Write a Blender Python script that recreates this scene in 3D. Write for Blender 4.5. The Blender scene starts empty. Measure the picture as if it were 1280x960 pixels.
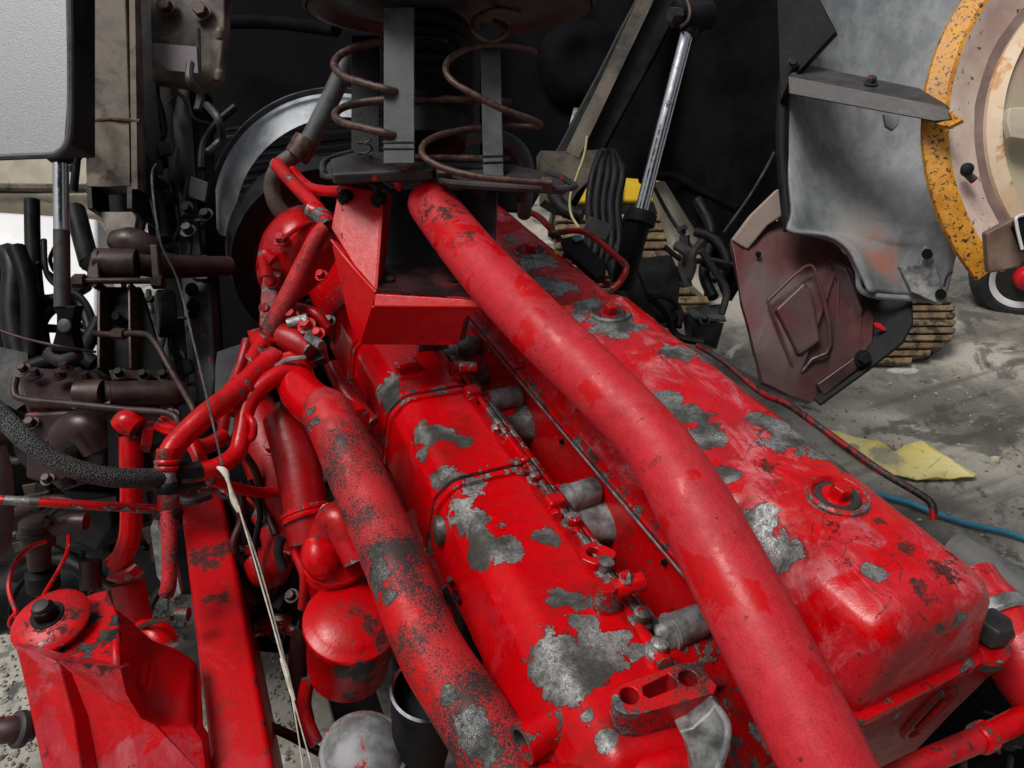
import bpy, bmesh, math, random
from math import sin, cos, pi, radians, atan, sqrt
from mathutils import Vector, Matrix, noise as mnoise
random.seed(7)
scene = bpy.context.scene
COL = scene.collection

# ------------------------------------------------------------------ camera
F = 950.0                                    # focal length in photo pixels (1280 wide)
TH = atan(615 / F); PH = atan(505 * cos(TH) / F); CZ = 2.05
FW = Vector((sin(PH) * cos(TH), cos(PH) * cos(TH), -sin(TH)))
RT = Vector((cos(PH), -sin(PH), 0))
UP = Vector((sin(PH) * sin(TH), cos(PH) * sin(TH), cos(TH)))
cam = bpy.data.cameras.new('camera'); cam.sensor_width = 36; cam.lens = 36 * F / 1280
cam.clip_start = 0.02; cam.clip_end = 3000
camo = bpy.data.objects.new('camera', cam); COL.objects.link(camo)
camo.matrix_world = Matrix(((RT.x, UP.x, -FW.x, 0), (RT.y, UP.y, -FW.y, 0), (RT.z, UP.z, -FW.z, CZ), (0, 0, 0, 1)))
scene.camera = camo

# ------------------------------------------------------------------ light: bright overcast day
SUN_EL, SUN_AZ = radians(64), radians(275)   # azimuth clockwise from +Y
w = bpy.data.worlds.new('World'); scene.world = w; w.use_nodes = True
nt = w.node_tree; nt.nodes.clear()
sky = nt.nodes.new('ShaderNodeTexSky'); sky.sky_type = 'NISHITA'; sky.sun_disc = False
sky.sun_elevation = SUN_EL; sky.sun_rotation = SUN_AZ
sky.air_density = 1.0; sky.dust_density = 5.0; sky.ozone_density = 0.6
hs = nt.nodes.new('ShaderNodeHueSaturation'); hs.inputs['Saturation'].default_value = 0.35
bg = nt.nodes.new('ShaderNodeBackground'); bg.inputs['Strength'].default_value = 0.05
wo = nt.nodes.new('ShaderNodeOutputWorld')
nt.links.new(sky.outputs[0], hs.inputs['Color']); nt.links.new(hs.outputs[0], bg.inputs[0]); nt.links.new(bg.outputs[0], wo.inputs[0])
sl = bpy.data.lights.new('sun', 'SUN'); sl.energy = 1.5; sl.angle = radians(24); sl.color = (1, .97, .93)
so = bpy.data.objects.new('sun', sl); COL.objects.link(so)
sd = Vector((sin(SUN_AZ) * cos(SUN_EL), cos(SUN_AZ) * cos(SUN_EL), sin(SUN_EL)))   # towards the sun
so.rotation_euler = sd.to_track_quat('Z', 'Y').to_euler()
so.location = (0, 0, 6)
scene.view_settings.view_transform = 'Standard'; scene.view_settings.look = 'None'
scene.view_settings.exposure = 0.5; scene.view_settings.gamma = 1.0
scene.view_settings.use_curve_mapping = False

# ------------------------------------------------------------------ measuring helpers (photo pixel + a known distance or plane -> point in the place)
def ray(px, py): return FW + RT * ((px - 640) / F) + UP * ((480 - py) / F)
CAM = Vector((0, 0, CZ))
def P(px, py, d): return CAM + ray(px, py) * d
def PZ(px, py, z): r = ray(px, py); return CAM + r * ((z - CZ) / r.z)
def PX(px, py, x): r = ray(px, py); return CAM + r * (x / r.x)
def PY(px, py, y): r = ray(px, py); return CAM + r * (y / r.y)
def dep(p): return (p - CAM).dot(FW)

# ------------------------------------------------------------------ object helpers
WL = {}
def thing(name, label, cat, loc, group=None):
    o = bpy.data.objects.new(name, None); COL.objects.link(o); o.empty_display_size = .05
    o.location = loc; WL[o.name] = Vector(loc)
    o['label'] = label; o['category'] = cat
    if group: o['group'] = group
    return o
def tag(o, label, cat=None, group=None):
    o['label'] = label
    if cat: o['category'] = cat
    if group: o['group'] = group
    return o
def ob(name, data, mat, parent=None, bevel=0, seg=2, sub=0, sharp=42, label=None, kind=None, cat=None):
    """data = bmesh in world coordinates -> ONE mesh object with its origin at its own centre"""
    bm = data
    bmesh.ops.recalc_face_normals(bm, faces=bm.faces)
    c = Vector((0, 0, 0))
    for v in bm.verts: c += v.co
    c /= max(1, len(bm.verts))
    for v in bm.verts: v.co -= c
    for f in bm.faces: f.smooth = True
    if not bevel:
        th = radians(sharp)
        for e in bm.edges:
            if len(e.link_faces) == 2 and e.calc_face_angle(0) > th: e.smooth = False
    me = bpy.data.meshes.new(name); bm.to_mesh(me); bm.free()
    me.materials.append(mat)
    o = bpy.data.objects.new(name, me); COL.objects.link(o)
    if parent is not None:
        o.parent = parent; o.location = c - WL[parent.name]
    else: o.location = c
    WL[o.name] = c
    if bevel:
        m = o.modifiers.new('bevel', 'BEVEL'); m.width = bevel; m.segments = seg; m.limit_method = 'ANGLE'
        m.angle_limit = radians(35); m.harden_normals = True
    if sub:
        m = o.modifiers.new('sub', 'SUBSURF'); m.levels = sub; m.render_levels = sub
    if label: o['label'] = label
    if kind: o['kind'] = kind
    if cat: o['category'] = cat
    return o
def copy_of(o, loc, parent=None, rot=None):
    c = o.copy(); COL.objects.link(c)
    c.parent = parent
    c.location = Vector(loc) - (WL[parent.name] if parent is not None else Vector((0, 0, 0)))
    if rot is not None: c.rotation_euler = rot
    WL[c.name] = Vector(loc)
    return c
def cut(o, cutters):
    """boolean-subtract bmeshes (world coordinates) from o, baked into its mesh"""
    for bmc in cutters:
        me = bpy.data.meshes.new('cutter'); bmesh.ops.recalc_face_normals(bmc, faces=bmc.faces); bmc.to_mesh(me); bmc.free()
        c = bpy.data.objects.new('cutter', me); COL.objects.link(c)
        m = o.modifiers.new('cut', 'BOOLEAN'); m.object = c; m.operation = 'DIFFERENCE'; m.solver = 'EXACT'
        mods = [x for x in o.modifiers if x.type != 'BOOLEAN']
        keep = [(x, x.show_viewport) for x in mods]
        for x in mods: x.show_viewport = False
        bpy.context.view_layer.update()
        dg = bpy.context.evaluated_depsgraph_get()
        nm = bpy.data.meshes.new_from_object(o.evaluated_get(dg))
        for x, s in keep: x.show_viewport = s
        o.modifiers.remove(m); o.data = nm
        bpy.data.objects.remove(c)
    return o

# ------------------------------------------------------------------ shape helpers
def frame(n):
    n = n.normalized()
    a = Vector((0, 0, 1)) if abs(n.z) < .9 else Vector((1, 0, 0))
    u = n.cross(a).normalized(); v = n.cross(u)
    return u, v
def loft(rings, caps=True, bm=None, closed=True):
    bm = bm or bmesh.new()
    vs = [[bm.verts.new(p) for p in r] for r in rings]
    n = len(vs[0])
    for a, b in zip(vs, vs[1:]):
        for i in range(n if closed else n - 1):
            j = (i + 1) % n
            try: bm.faces.new((a[i], a[j], b[j], b[i]))
            except ValueError: pass
    if caps:
        try: bm.faces.new(vs[0][::-1]); bm.faces.new(vs[-1])
        except ValueError: pass
    return bm
def catmull(pts, k=6):
    if len(pts) < 3: return pts
    out = []
    n = len(pts)
    for i in range(n - 1):
        p0, p1, p2, p3 = pts[max(i - 1, 0)], pts[i], pts[i + 1], pts[min(i + 2, n - 1)]
        for s in range(k):
            t = s / k
            out.append(tuple(.5 * ((2 * b) + (-a + c) * t + (2 * a - 5 * b + 4 * c - d) * t * t + (-a + 3 * b - 3 * c + d) * t ** 3) for a, b, c, d in zip(p0, p1, p2, p3)))
    out.append(pts[-1])
    return out
def tube(pts, r, n=14, k=6, bm=None, rough=0, caps=True):
    """pts: world Vectors (r number) or (Vector, radius) pairs"""
    q = []
    for p in pts:
        if isinstance(p, tuple) and isinstance(p[0], Vector): q.append((p[0].x, p[0].y, p[0].z, p[1]))
        else: q.append((p[0], p[1], p[2], r))
    q = catmull(q, k)
    rings = []; u = None
    for i, s in enumerate(q):
        p = Vector(s[:3]); a = Vector(q[max(i - 1, 0)][:3]); b = Vector(q[min(i + 1, len(q) - 1)][:3])
        t = (b - a)
        if t.length < 1e-9: continue
        t.normalize()
        if u is None: u, _ = frame(t)
        u = (u - t * u.dot(t)).normalized(); v = t.cross(u)
        R = s[3]
        if rough: R *= 1 + rough * mnoise.noise(p * 25)
        rings.append([p + (u * cos(2 * pi * j / n) + v * sin(2 * pi * j / n)) * R for j in range(n)])
    return loft(rings, caps, bm)
def tp(pts, rpx, **kw):
    """pts: (px,py,d[,rpx]) ; radius given in photo pixels"""
    q = []
    for p in pts:
        rr = p[3] if len(p) > 3 else rpx
        q.append((P(p[0], p[1], p[2]), rr * p[2] / F))
    return tube(q, 0, **kw)
def lathe(A, axis, prof, n=28, bm=None, a0=0, a1=2 * pi, ref=None):
    """prof: (distance along axis, radius) ; A = origin"""
    axis = axis.normalized()
    u, v = frame(axis)
    if ref is not None:
        u = (ref - axis * ref.dot(axis)).normalized(); v = axis.cross(u)
    full = abs(a1 - a0 - 2 * pi) < 1e-6
    m = n if full else n + 1
    bm = bm or bmesh.new()
    rings = []
    for (t, r) in prof:
        rings.append([bm.verts.new(A + axis * t + (u * cos(a0 + (a1 - a0) * j / n) + v * sin(a0 + (a1 - a0) * j / n)) * max(r, 1e-5)) for j in range(m)])
    for a, b in zip(rings, rings[1:]):
        for i in range(n):
            j = (i + 1) % m
            bm.faces.new((a[i], a[j], b[j], b[i]))
    if full:
        for r_, flip in ((rings[0], True), (rings[-1], False)):
            bm.faces.new(r_[::-1] if flip else r_)
    bmesh.ops.remove_doubles(bm, verts=bm.verts, dist=2e-5)
    return bm
def ringlathe(A, axis, prof, **kw):
    """closed profile (a ring with a hole)"""
    bm = bmesh.new(); axis = axis.normalized(); u, v = frame(axis)
    n = kw.get('n', 32)
    rs = [[A + axis * t + (u * cos(2 * pi * j / n) + v * sin(2 * pi * j / n)) * r for (t, r) in prof] for j in range(n + 1)]
    loft(rs, False, bm); bmesh.ops.remove_doubles(bm, verts=bm.verts, dist=1e-5)
    return bm
def prism(poly, ext, bm=None):
    bm = bm or bmesh.new()
    a = [bm.verts.new(p) for p in poly]; b = [bm.verts.new(Vector(p) + ext) for p in poly]
    n = len(poly)
    bm.faces.new(a[::-1]); bm.faces.new(b)
    for i in range(n):
        j = (i + 1) % n; bm.faces.new((a[i], a[j], b[j], b[i]))
    return bm
def slab(pts, thick, bm=None):
    """pts (px,py,d): plate of the given thickness, the thickness going away from the viewer"""
    q = [P(*p) for p in pts]
    n = Vector((0, 0, 0))
    for i in range(len(q)): n += q[i].cross(q[(i + 1) % len(q)])
    n.normalize()
    if n.dot(q[0] - CAM) < 0: n = -n
    return prism(q, n * thick, bm)
def box(c, s, rot=None, bm=None):
    bm = bm or bmesh.new()
    r = bmesh.ops.create_cube(bm, size=1)
    for v in r['verts']:
        p = Vector((v.co.x * s[0], v.co.y * s[1], v.co.z * s[2]))
        if rot is not None: p = rot @ p
        v.co = p + Vector(c)
    return bm
def beam(A, B, wd, ht, up=Vector((0, 0, 1)), bm=None):
    t = (B - A).normalized(); s = t.cross(up).normalized(); u = s.cross(t)
    return prism([A + s * wd / 2 + u * ht / 2, A - s * wd / 2 + u * ht / 2, A - s * wd / 2 - u * ht / 2, A + s * wd / 2 - u * ht / 2], B - A, bm)
def hexbolt(p, n, r, h, washer=1.45, wh=.25, bm=None):
    bm = bm or bmesh.new(); n = n.normalized(); u, v = frame(n)
    if washer: lathe(p, n, [(0, r * washer), (h * wh, r * washer)], n=20, bm=bm)
    base = p + n * (h * wh)
    rg = lambda k, t: [base + n * t + (u * cos(pi / 3 * j + .3) + v * sin(pi / 3 * j + .3)) * r * k for j in range(6)]
    loft([rg(1, 0), rg(1, h * .85), rg(.86, h)], True, bm)
    return bm
def rpoly(poly, rad, seg=5):
    """2-D polygon with rounded corners; rad = number or list"""
    out = []; n = len(poly)
    for i in range(n):
        r = rad[i] if isinstance(rad, (list, tuple)) else rad
        p = Vector(poly[i]); a = Vector(poly[i - 1]) - p; b = Vector(poly[(i + 1) % n]) - p
        if r <= 0: out += [tuple(p)] * (seg + 1); continue
        la, lb = a.length, b.length; a.normalize(); b.normalize()
        ang = math.acos(max(-1, min(1, a.dot(b))))
        d = min(r / math.tan(ang / 2), la * .49, lb * .49)
        A = p + a * d; B = p + b * d
        for k in range(seg + 1):
            t = k / seg
            out.append(tuple(A * (1 - t) ** 2 + p * 2 * t * (1 - t) + B * t * t))
    return out
def lumpy(bm, amp, sc, seed=0):
    bm.normal_update()
    for v in bm.verts: v.co += v.normal * amp * mnoise.fractal(v.co * sc + Vector((seed, 0, 0)), .8, 2, 4)
    return bm
def dense(bm, cuts):
    bmesh.ops.subdivide_edges(bm, edges=bm.edges[:], cuts=cuts, use_grid_fill=True); return bm
# ------------------------------------------------------------------ materials
class N:
    def __init__(s, name):
        s.m = bpy.data.materials.new(name); s.m.use_nodes = True; s.t = s.m.node_tree; s.t.nodes.clear()
        s.out = s.t.nodes.new('ShaderNodeOutputMaterial'); s.b = s.t.nodes.new('ShaderNodeBsdfPrincipled')
        s.t.links.new(s.b.outputs[0], s.out.inputs[0])
        s.pos = s.t.nodes.new('ShaderNodeNewGeometry').outputs['Position']
    def set(s, inp, v):
        if hasattr(v, 'is_linked') or hasattr(v, 'links'): s.t.links.new(v, inp)
        else:
            try: inp.default_value = v
            except Exception: inp.default_value = (*v, 1)
    def n(s, typ, **kw):
        x = s.t.nodes.new(typ)
        for k, v in kw.items(): setattr(x, k, v)
        return x
    def math(s, op, a, b=0.0, c=None, clamp=False):
        x = s.n('ShaderNodeMath', operation=op, use_clamp=clamp); s.set(x.inputs[0], a); s.set(x.inputs[1], b)
        if c is not None: s.set(x.inputs[2], c)
        return x.outputs[0]
    def noise(s, sc, det=5, ro=.55, dist=0, vec=None, off=None):
        x = s.n('ShaderNodeTexNoise'); v = vec or s.pos
        if off is not None:
            a = s.n('ShaderNodeVectorMath', operation='ADD'); s.set(a.inputs[0], v); a.inputs[1].default_value = (off, off * .7, off * 1.3); v = a.outputs[0]
        s.set(x.inputs['Vector'], v); x.inputs['Scale'].default_value = sc; x.inputs['Detail'].default_value = det
        x.inputs['Roughness'].default_value = ro; x.inputs['Distortion'].default_value = dist
        return x.outputs[0]
    def step(s, v, lo, hi, a=0., b=1.):
        x = s.n('ShaderNodeMapRange', interpolation_type='SMOOTHSTEP'); s.set(x.inputs[0], v)
        for i, q in enumerate((lo, hi, a, b)): s.set(x.inputs[i + 1], q)
        return x.outputs[0]
    def mix(s, f, a, b, blend='MIX'):
        x = s.n('ShaderNodeMix', data_type='RGBA', blend_type=blend); s.set(x.inputs[0], f); s.set(x.inputs[6], a); s.set(x.inputs[7], b)
        return x.outputs[2]
    def fmix(s, f, a, b):
        x = s.n('ShaderNodeMix', data_type='FLOAT'); s.set(x.inputs[0], f); s.set(x.inputs[2], a); s.set(x.inputs[3], b)
        return x.outputs[0]
    def scale(s, vec, xyz):
        x = s.n('ShaderNodeVectorMath', operation='MULTIPLY'); s.set(x.inputs[0], vec or s.pos); x.inputs[1].default_value = xyz
        return x.outputs[0]
    def blobs(s, lst):
        """distance field of patches: 1 at a centre, 0 at the radius"""
        f = None
        for (c, r) in lst:
            d = s.n('ShaderNodeVectorMath', operation='DISTANCE'); s.set(d.inputs[0], s.pos); d.inputs[1].default_value = tuple(c)
            v = s.math('MULTIPLY_ADD', d.outputs['Value'], -1 / r, 1.0)
            f = v if f is None else s.math('MAXIMUM', f, v)
        return f
    def bump(s, h, strength=.3, dist=.002):
        x = s.n('ShaderNodeBump'); x.inputs['Strength'].default_value = strength; x.inputs['Distance'].default_value = dist
        s.set(x.inputs['Height'], h); s.t.links.new(x.outputs[0], s.b.inputs['Normal'])
    def fin(s, col, rough, metal=0., spec=None):
        s.set(s.b.inputs['Base Color'], col); s.set(s.b.inputs['Roughness'], rough); s.set(s.b.inputs['Metallic'], metal)
        if spec is not None: s.set(s.b.inputs['Specular IOR Level'], spec)
        return s.m

RED = (.72, .0012, .0050); FADE = (.66, .014, .026)
def paint(name, red=RED, faded=FADE, fade_t=.55, fade_s=7, chip_t=.70, chip_s=16, blobs=(), stains=(), grime=.5, speck=0., rough=.2, bl_n=1.3, metal_dark=1., frough=.42, speck_s=260, bumpy=.3, seed=0, crack=0., spec=.35, wear=1., chalk=0.):
    s = N(name)
    n1 = s.noise(fade_s, 7, .6, .6, off=seed)
    fade = s.step(n1, fade_t - .015, fade_t + .02)
    col = s.mix(fade, red, faded)
    n2 = s.noise(60, 5, .6, off=seed); ng = s.noise(420, 3, .6)
    col = s.mix(s.step(n2, .25, .75, .0, .4), col, tuple(c * .5 for c in red))
    col = s.mix(s.step(ng, .42, .70, 0, .5), col, tuple(c * .42 for c in red))
    col = s.mix(s.math('MULTIPLY', s.n('ShaderNodeObjectInfo').outputs['Random'], .28), col, tuple(c * .45 for c in red))
    if chalk:
        ch = s.noise(11, 9, .72, .8, vec=s.scale(s.pos, (1.6, .8, 1)), off=seed + 17)
        col = s.mix(s.math('MULTIPLY', s.step(ch, .47, .70), s.math('MULTIPLY_ADD', fade, .75 * chalk, .15 * chalk)), col, (.66, .19, .21))
    n3 = s.noise(6, 9, .70, .3, off=seed + 3)
    gm = s.math('MULTIPLY', s.step(n3, .48, .70), grime)
    col = s.mix(gm, col, (.05, .010, .008))
    n3b = s.noise(38, 6, .72, .5, off=seed + 5)
    sd_ = s.math('MULTIPLY', s.step(n3b, .62, .66), min(1, .45 + grime * .5))
    if stains:
        st = s.blobs(stains); nn = s.noise(75, 8, .78, .5, off=seed + 9)
        sm = s.step(s.math('MULTIPLY_ADD', s.math('SUBTRACT', nn, .5), 4.2, st), .25, .55)
        sd_ = s.math('MAXIMUM', sd_, s.math('MULTIPLY', sm, .92))
    col = s.mix(sd_, col, s.mix(s.step(s.noise(200, 4, .7), .4, .6), (.012, .006, .006), (.07, .018, .014)))
    # pin holes and stone chips
    vd = s.n('ShaderNodeTexVoronoi'); s.set(vd.inputs['Vector'], s.pos); vd.inputs['Scale'].default_value = 34
    vr = s.math('MULTIPLY', vd.outputs['Color'], .12)
    pin = s.math('LESS_THAN', s.math('ADD', vd.outputs['Distance'], s.math('MULTIPLY', n2, .03)), s.math('SUBTRACT', vr, .022))
    col = s.mix(s.math('MULTIPLY', pin, .85), col, (.03, .014, .012))
    if speck:
        n4 = s.noise(speck_s, 3, .6, off=seed); n4b = s.noise(speck_s * 2.0, 2, .5, off=seed)
        m4 = s.noise(9, 5, .6, off=seed + 8)
        sp = s.step(s.math('MULTIPLY_ADD', m4, 1.4, n4), 1.33 - speck * .2, 1.37 - speck * .2)
        sp = s.math('MAXIMUM', sp, s.math('MULTIPLY', s.step(s.math('MULTIPLY_ADD', m4, 1.0, n4b), 1.035, 1.075), .85))
        col = s.mix(sp, col, (.040, .026, .025))
    n5 = s.noise(chip_s, 10, .64, .4, off=seed + 1)
    f = s.math('MULTIPLY', s.math('SUBTRACT', n5, chip_t), 4.0)
    if blobs:
        nb = s.noise(26, 7, .60, .9, off=seed + 2)
        b = s.math('MULTIPLY_ADD', s.math('SUBTRACT', nb, .5), bl_n * 2.6, s.blobs(blobs))
        f = s.math('MAXIMUM', f, b)
    pt = s.n('ShaderNodeNewGeometry').outputs['Pointiness']
    if wear: f = s.math('MAXIMUM', f, s.math('MULTIPLY_ADD', s.math('SUBTRACT', pt, .555), 9.0 * wear, s.math('MULTIPLY', s.math('SUBTRACT', s.noise(34, 8, .68, .5, off=seed + 15), .60), 4.0)))
    M = s.step(f, 0, .025)
    E = s.math('SUBTRACT', s.step(f, -.13, 0.0), M, clamp=True)
    n6 = s.noise(150, 6, .72, off=seed); n7 = s.noise(13, 5, .6, off=seed + 6); n8 = s.noise(520, 3, .65, off=seed)
    k = metal_dark
    mc = s.mix(s.step(n7, .36, .64), (.075 * k, .077 * k, .070 * k), (.34 * k, .345 * k, .34 * k))
    mc = s.mix(s.step(n6, .40, .68, 0, .8), mc, (.045 * k, .046 * k, .040 * k))
    mc = s.mix(s.math('MULTIPLY', s.step(n8, .54, .66), s.step(n7, .44, .62, .05, .8)), mc, (.82 * min(1, k * 1.3), .83 * min(1, k * 1.3), .83 * min(1, k * 1.3)))
    mc = s.mix(s.math('MULTIPLY', s.step(n3b, .57, .60), .5), mc, (.07, .062, .05))
    col = s.mix(s.math('MULTIPLY', E, .9), col, (.055, .005, .005))
    col = s.mix(M, col, mc)
    rg = s.fmix(fade, rough, frough)
    rg = s.math('ADD', rg, s.math('MULTIPLY', gm, .25))
    rg = s.math('MULTIPLY_ADD', s.math('SUBTRACT', n2, .5), .25, rg)
    rg = s.fmix(sd_, rg, .8)
    rg = s.fmix(M, rg, s.step(n6, .3, .7, .36, .6))
    h = s.math('MULTIPLY_ADD', M, -1.0, s.math('MULTIPLY', n2, .45))
    h = s.math('ADD', h, s.math('MULTIPLY', s.math('MULTIPLY', n6, M), .9))
    h = s.math('MULTIPLY_ADD', n3b, .6, h)
    h = s.math('MULTIPLY_ADD', pin, -.6, h)
    h = s.math('MULTIPLY_ADD', ng, .12, h)
    if crack:
        w1 = s.n('ShaderNodeVectorMath', operation='MULTIPLY_ADD'); nc = s.n('ShaderNodeTexNoise'); s.set(nc.inputs['Vector'], s.pos); nc.inputs['Scale'].default_value = 18; nc.inputs['Detail'].default_value = 6
        s.set(w1.inputs[0], nc.outputs['Color']); w1.inputs[1].default_value = (.07, .07, .07); s.set(w1.inputs[2], s.pos)
        vc = s.n('ShaderNodeTexVoronoi', feature='DISTANCE_TO_EDGE'); s.set(vc.inputs['Vector'], w1.outputs[0]); vc.inputs['Scale'].default_value = 22
        ck = s.math('MULTIPLY', s.step(vc.outputs['Distance'], .020, .005), s.step(s.noise(11, 7, .7, off=seed + 12), .52, .57))
        ck = s.math('MULTIPLY', ck, s.math('SUBTRACT', 1, M))
        col = s.mix(s.math('MULTIPLY', ck, .85), col, (.05, .008, .008)); h = s.math('MULTIPLY_ADD', ck, -.9, h)
    if speck: h = s.math('MULTIPLY_ADD', sp, -.5, h)
    h = s.math('MULTIPLY_ADD', M, -1.2, h)
    s.bump(h, bumpy, .004)
    return s.fin(col, rg, s.math('MULTIPLY', M, .5), spec)
def metal(name, c0, c1, sc=20, rough=.5, metallic=.5, c2=None, c2t=.6, c2s=6, bump=.2, det=8, stretch=None, c2soft=.04, rvar=.15, redspot=0, spec=None, vary=0):
    """two-tone worn surface, optional third colour in patches"""
    s = N(name)
    v = s.scale(s.pos, stretch) if stretch else s.pos
    a = s.noise(sc, det, .65, .2, vec=v); col = s.mix(s.step(a, .3, .7), c0, c1)
    me = metallic
    if c2:
        b = s.step(s.noise(c2s, 8, .65, .5, off=4), c2t - c2soft, c2t + c2soft); col = s.mix(b, col, c2)
        me = s.fmix(b, metallic, 0.)
    if redspot:
        r_ = s.step(s.noise(30, 3, .5, off=9), .76 - redspot * .08, .77 - redspot * .08); col = s.mix(r_, col, (.5, .01, .012))
    if vary:
        oi = s.n('ShaderNodeObjectInfo').outputs['Random']; col = s.mix(s.math('MULTIPLY', oi, vary), col, tuple(c * .25 for c in c0))
    f = s.noise(sc * 7, 5, .6)
    s.bump(s.math('MULTIPLY_ADD', f, .5, a), bump, .004)
    return s.fin(col, s.step(a, .25, .75, rough - rvar, rough + rvar), me, spec)
def bz(z, lst):
    """patches seen at photo pixels on a surface of height z -> (centre, radius)"""
    out = []
    for (px, py, r) in lst:
        p = PZ(px, py, z); out.append((p, r * dep(p) / F))
    return out
def bp(lst):
    return [(P(px, py, d), r * d / F) for (px, py, d, r) in lst]
M = {}
M['rocker'] = paint('red_paint_rocker', fade_t=.47, fade_s=8, frough=.42, chip_t=.735, grime=.55, blobs=bz(1.352, [
    (985, 545, 36), (1030, 562, 30), (955, 528, 18), (850, 441, 22), (880, 446, 12), (1091, 716, 15),
    (880, 545, 24), (906, 592, 18), (830, 500, 20), (862, 520, 22), (700, 350, 24), (722, 376, 22), (770, 408, 30), (735, 385, 20), (715, 398, 14),
    (665, 340, 20), (668, 318, 26), (706, 318, 10), (745, 353, 12), (640, 292, 12)]) + bz(1.32, [(968, 688, 34), (952, 662, 26), (985, 700, 20), (985, 672, 14), (1195, 770, 14), (1188, 795, 12)]), stains=bz(1.35, [(1130, 690, 22), (1180, 715, 30), (1150, 740, 22), (1100, 655, 12), (1195, 690, 18), (1060, 705, 10), (960, 588, 18)]), crack=1.0, chalk=1.0, seed=1)
M['manifold'] = paint('red_paint_manifold', fade_t=.64, rough=.18, chip_t=.71, grime=.55, blobs=bz(1.198, [
    (478, 485, 26), (468, 505, 14), (487, 497, 14), (532, 543, 24), (522, 560, 16), (508, 582, 12), (560, 545, 14), (578, 552, 12), (550, 592, 18), (590, 610, 18), (572, 640, 26), (595, 650, 20),
    (608, 682, 28), (632, 690, 22), (683, 670, 16), (700, 748, 14), (722, 752, 16), (730, 782, 18), (698, 820, 44), (672, 835, 28), (742, 808, 30), (772, 800, 18),
    (712, 858, 26), (765, 830, 16), (757, 925, 14), (735, 895, 12), (795, 812, 14)]) + [(PX(604, 770, .255), .02), (PX(633, 800, .255), .009), (PX(720, 945, .3), .014)], seed=2)
M['pipe'] = paint('red_paint_faded_pipe', chalk=.12, red=(.66, .0015, .005), faded=(.64, .026, .040), fade_t=.43, fade_s=9, chip_t=.80, grime=.25, rough=.30, frough=.5, bumpy=.16, stains=bp([(560, 272, 1.36, 30), (585, 300, 1.31, 20), (540, 268, 1.38, 24), (1000, 950, .80, 9), (771, 521, 1.06, 6), (762, 506, 1.06, 4), (880, 590, .96, 5)]), seed=7)
M['speckled'] = paint('red_paint_pitted', faded=(.64, .030, .038), fade_t=.48, fade_s=6, chip_t=.725, chip_s=18, grime=.35, speck=.30, speck_s=240, blobs=bp([(398, 524, 1.31, 14), (425, 560, 1.28, 12), (470, 690, 1.16, 10), (462, 722, 1.13, 22), (482, 745, 1.12, 14), (560, 868, 1.02, 12), (590, 915, .99, 26), (612, 935, .98, 18), (585, 890, 1.0, 12)]), rough=.45, frough=.6, bumpy=.5, metal_dark=.5, seed=4)
M['red'] = paint('red_paint', fade_t=.60, chip_t=.72, grime=.75, seed=5)
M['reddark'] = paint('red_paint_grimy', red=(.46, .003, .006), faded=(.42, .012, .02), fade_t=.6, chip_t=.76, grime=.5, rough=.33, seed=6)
M['redpipe'] = paint('red_paint_tube', fade_t=.6, chip_t=.69, chip_s=24, grime=.8, rough=.26, metal_dark=.6, seed=8)
M['rail'] = paint('red_paint_rail', fade_t=.6, fade_s=6, chip_t=.80, grime=.5, rough=.34, stains=bz(.9, [(250, 695, 24), (275, 690, 22), (262, 705, 18), (285, 682, 14), (262, 750, 12), (282, 746, 14), (245, 612, 26), (272, 610, 22), (325, 850, 10), (335, 900, 10)]), seed=9)
M['washer'] = paint('red_paint_greasy_washer', fade_t=.58, chip_t=.76, grime=1.0, rough=.35, stains=bp([(64, 764, 1.18, 40), (40, 775, 1.18, 20), (90, 760, 1.2, 22)]), seed=15, wear=.5)
M['block'] = paint('red_paint_speckled_block', fade_t=.44, chip_t=.70, chip_s=40, grime=.5, speck=.28, speck_s=300, rough=.35, metal_dark=.7, blobs=bz(1.245, [(767, 876, 11), (774, 893, 12), (793, 898, 9)]), seed=16)
M['mountweb'] = paint('red_paint_mount_web', fade_t=.60, fade_s=5, chip_t=.8, grime=.35, rough=.3, seed=14, wear=0)
M['mount'] = paint('red_paint_mount', fade_t=.52, fade_s=8, chip_t=.78, grime=.55, chalk=.5, faded=(.58, .03, .05), rough=.3, stains=bp([(85, 824, 1.12, 16), (108, 828, 1.115, 18), (130, 832, 1.115, 18), (150, 790, 1.17, 14), (150, 822, 1.125, 16), (165, 880, 1.12, 8), (70, 822, 1.12, 12)]), seed=10, wear=0)
M['bracket'] = paint('red_paint_bracket', fade_t=.55, fade_s=6, chip_t=.79, grime=.55, rough=.32, seed=11, wear=0)
M['canister'] = paint('red_paint_canister', fade_t=.58, fade_s=7, chip_t=.74, chip_s=12, grime=.45, rough=.28, metal_dark=.6, blobs=bp([(455, 850, 1.32, 26), (478, 850, 1.32, 22), (430, 845, 1.32, 14), (412, 815, 1.32, 10), (470, 880, 1.34, 24), (440, 880, 1.36, 16)]), stains=bp([(445, 758, 1.345, 18), (465, 780, 1.335, 18), (420, 748, 1.345, 12), (478, 800, 1.33, 22), (400, 740, 1.345, 10)]), seed=12)
M['cast'] = paint('bare_cast_grey_with_red', fade_t=.6, chip_t=.50, chip_s=12, grime=.3, seed=13)
M['grey'] = metal('bare_grey_casting', (.09, .092, .09), (.42, .43, .43), 30, .5, .35, c2=(.5, .01, .012), c2t=.68, c2s=14, c2soft=.01)
M['dark'] = metal('oily_black_metal', (.004, .004, .0045), (.015, .015, .016), 16, .45, .1, spec=.2)
M['black'] = metal('black_painted_metal', (.004, .004, .0045), (.011, .011, .012), 9, .5, .05, spec=.1)
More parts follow.
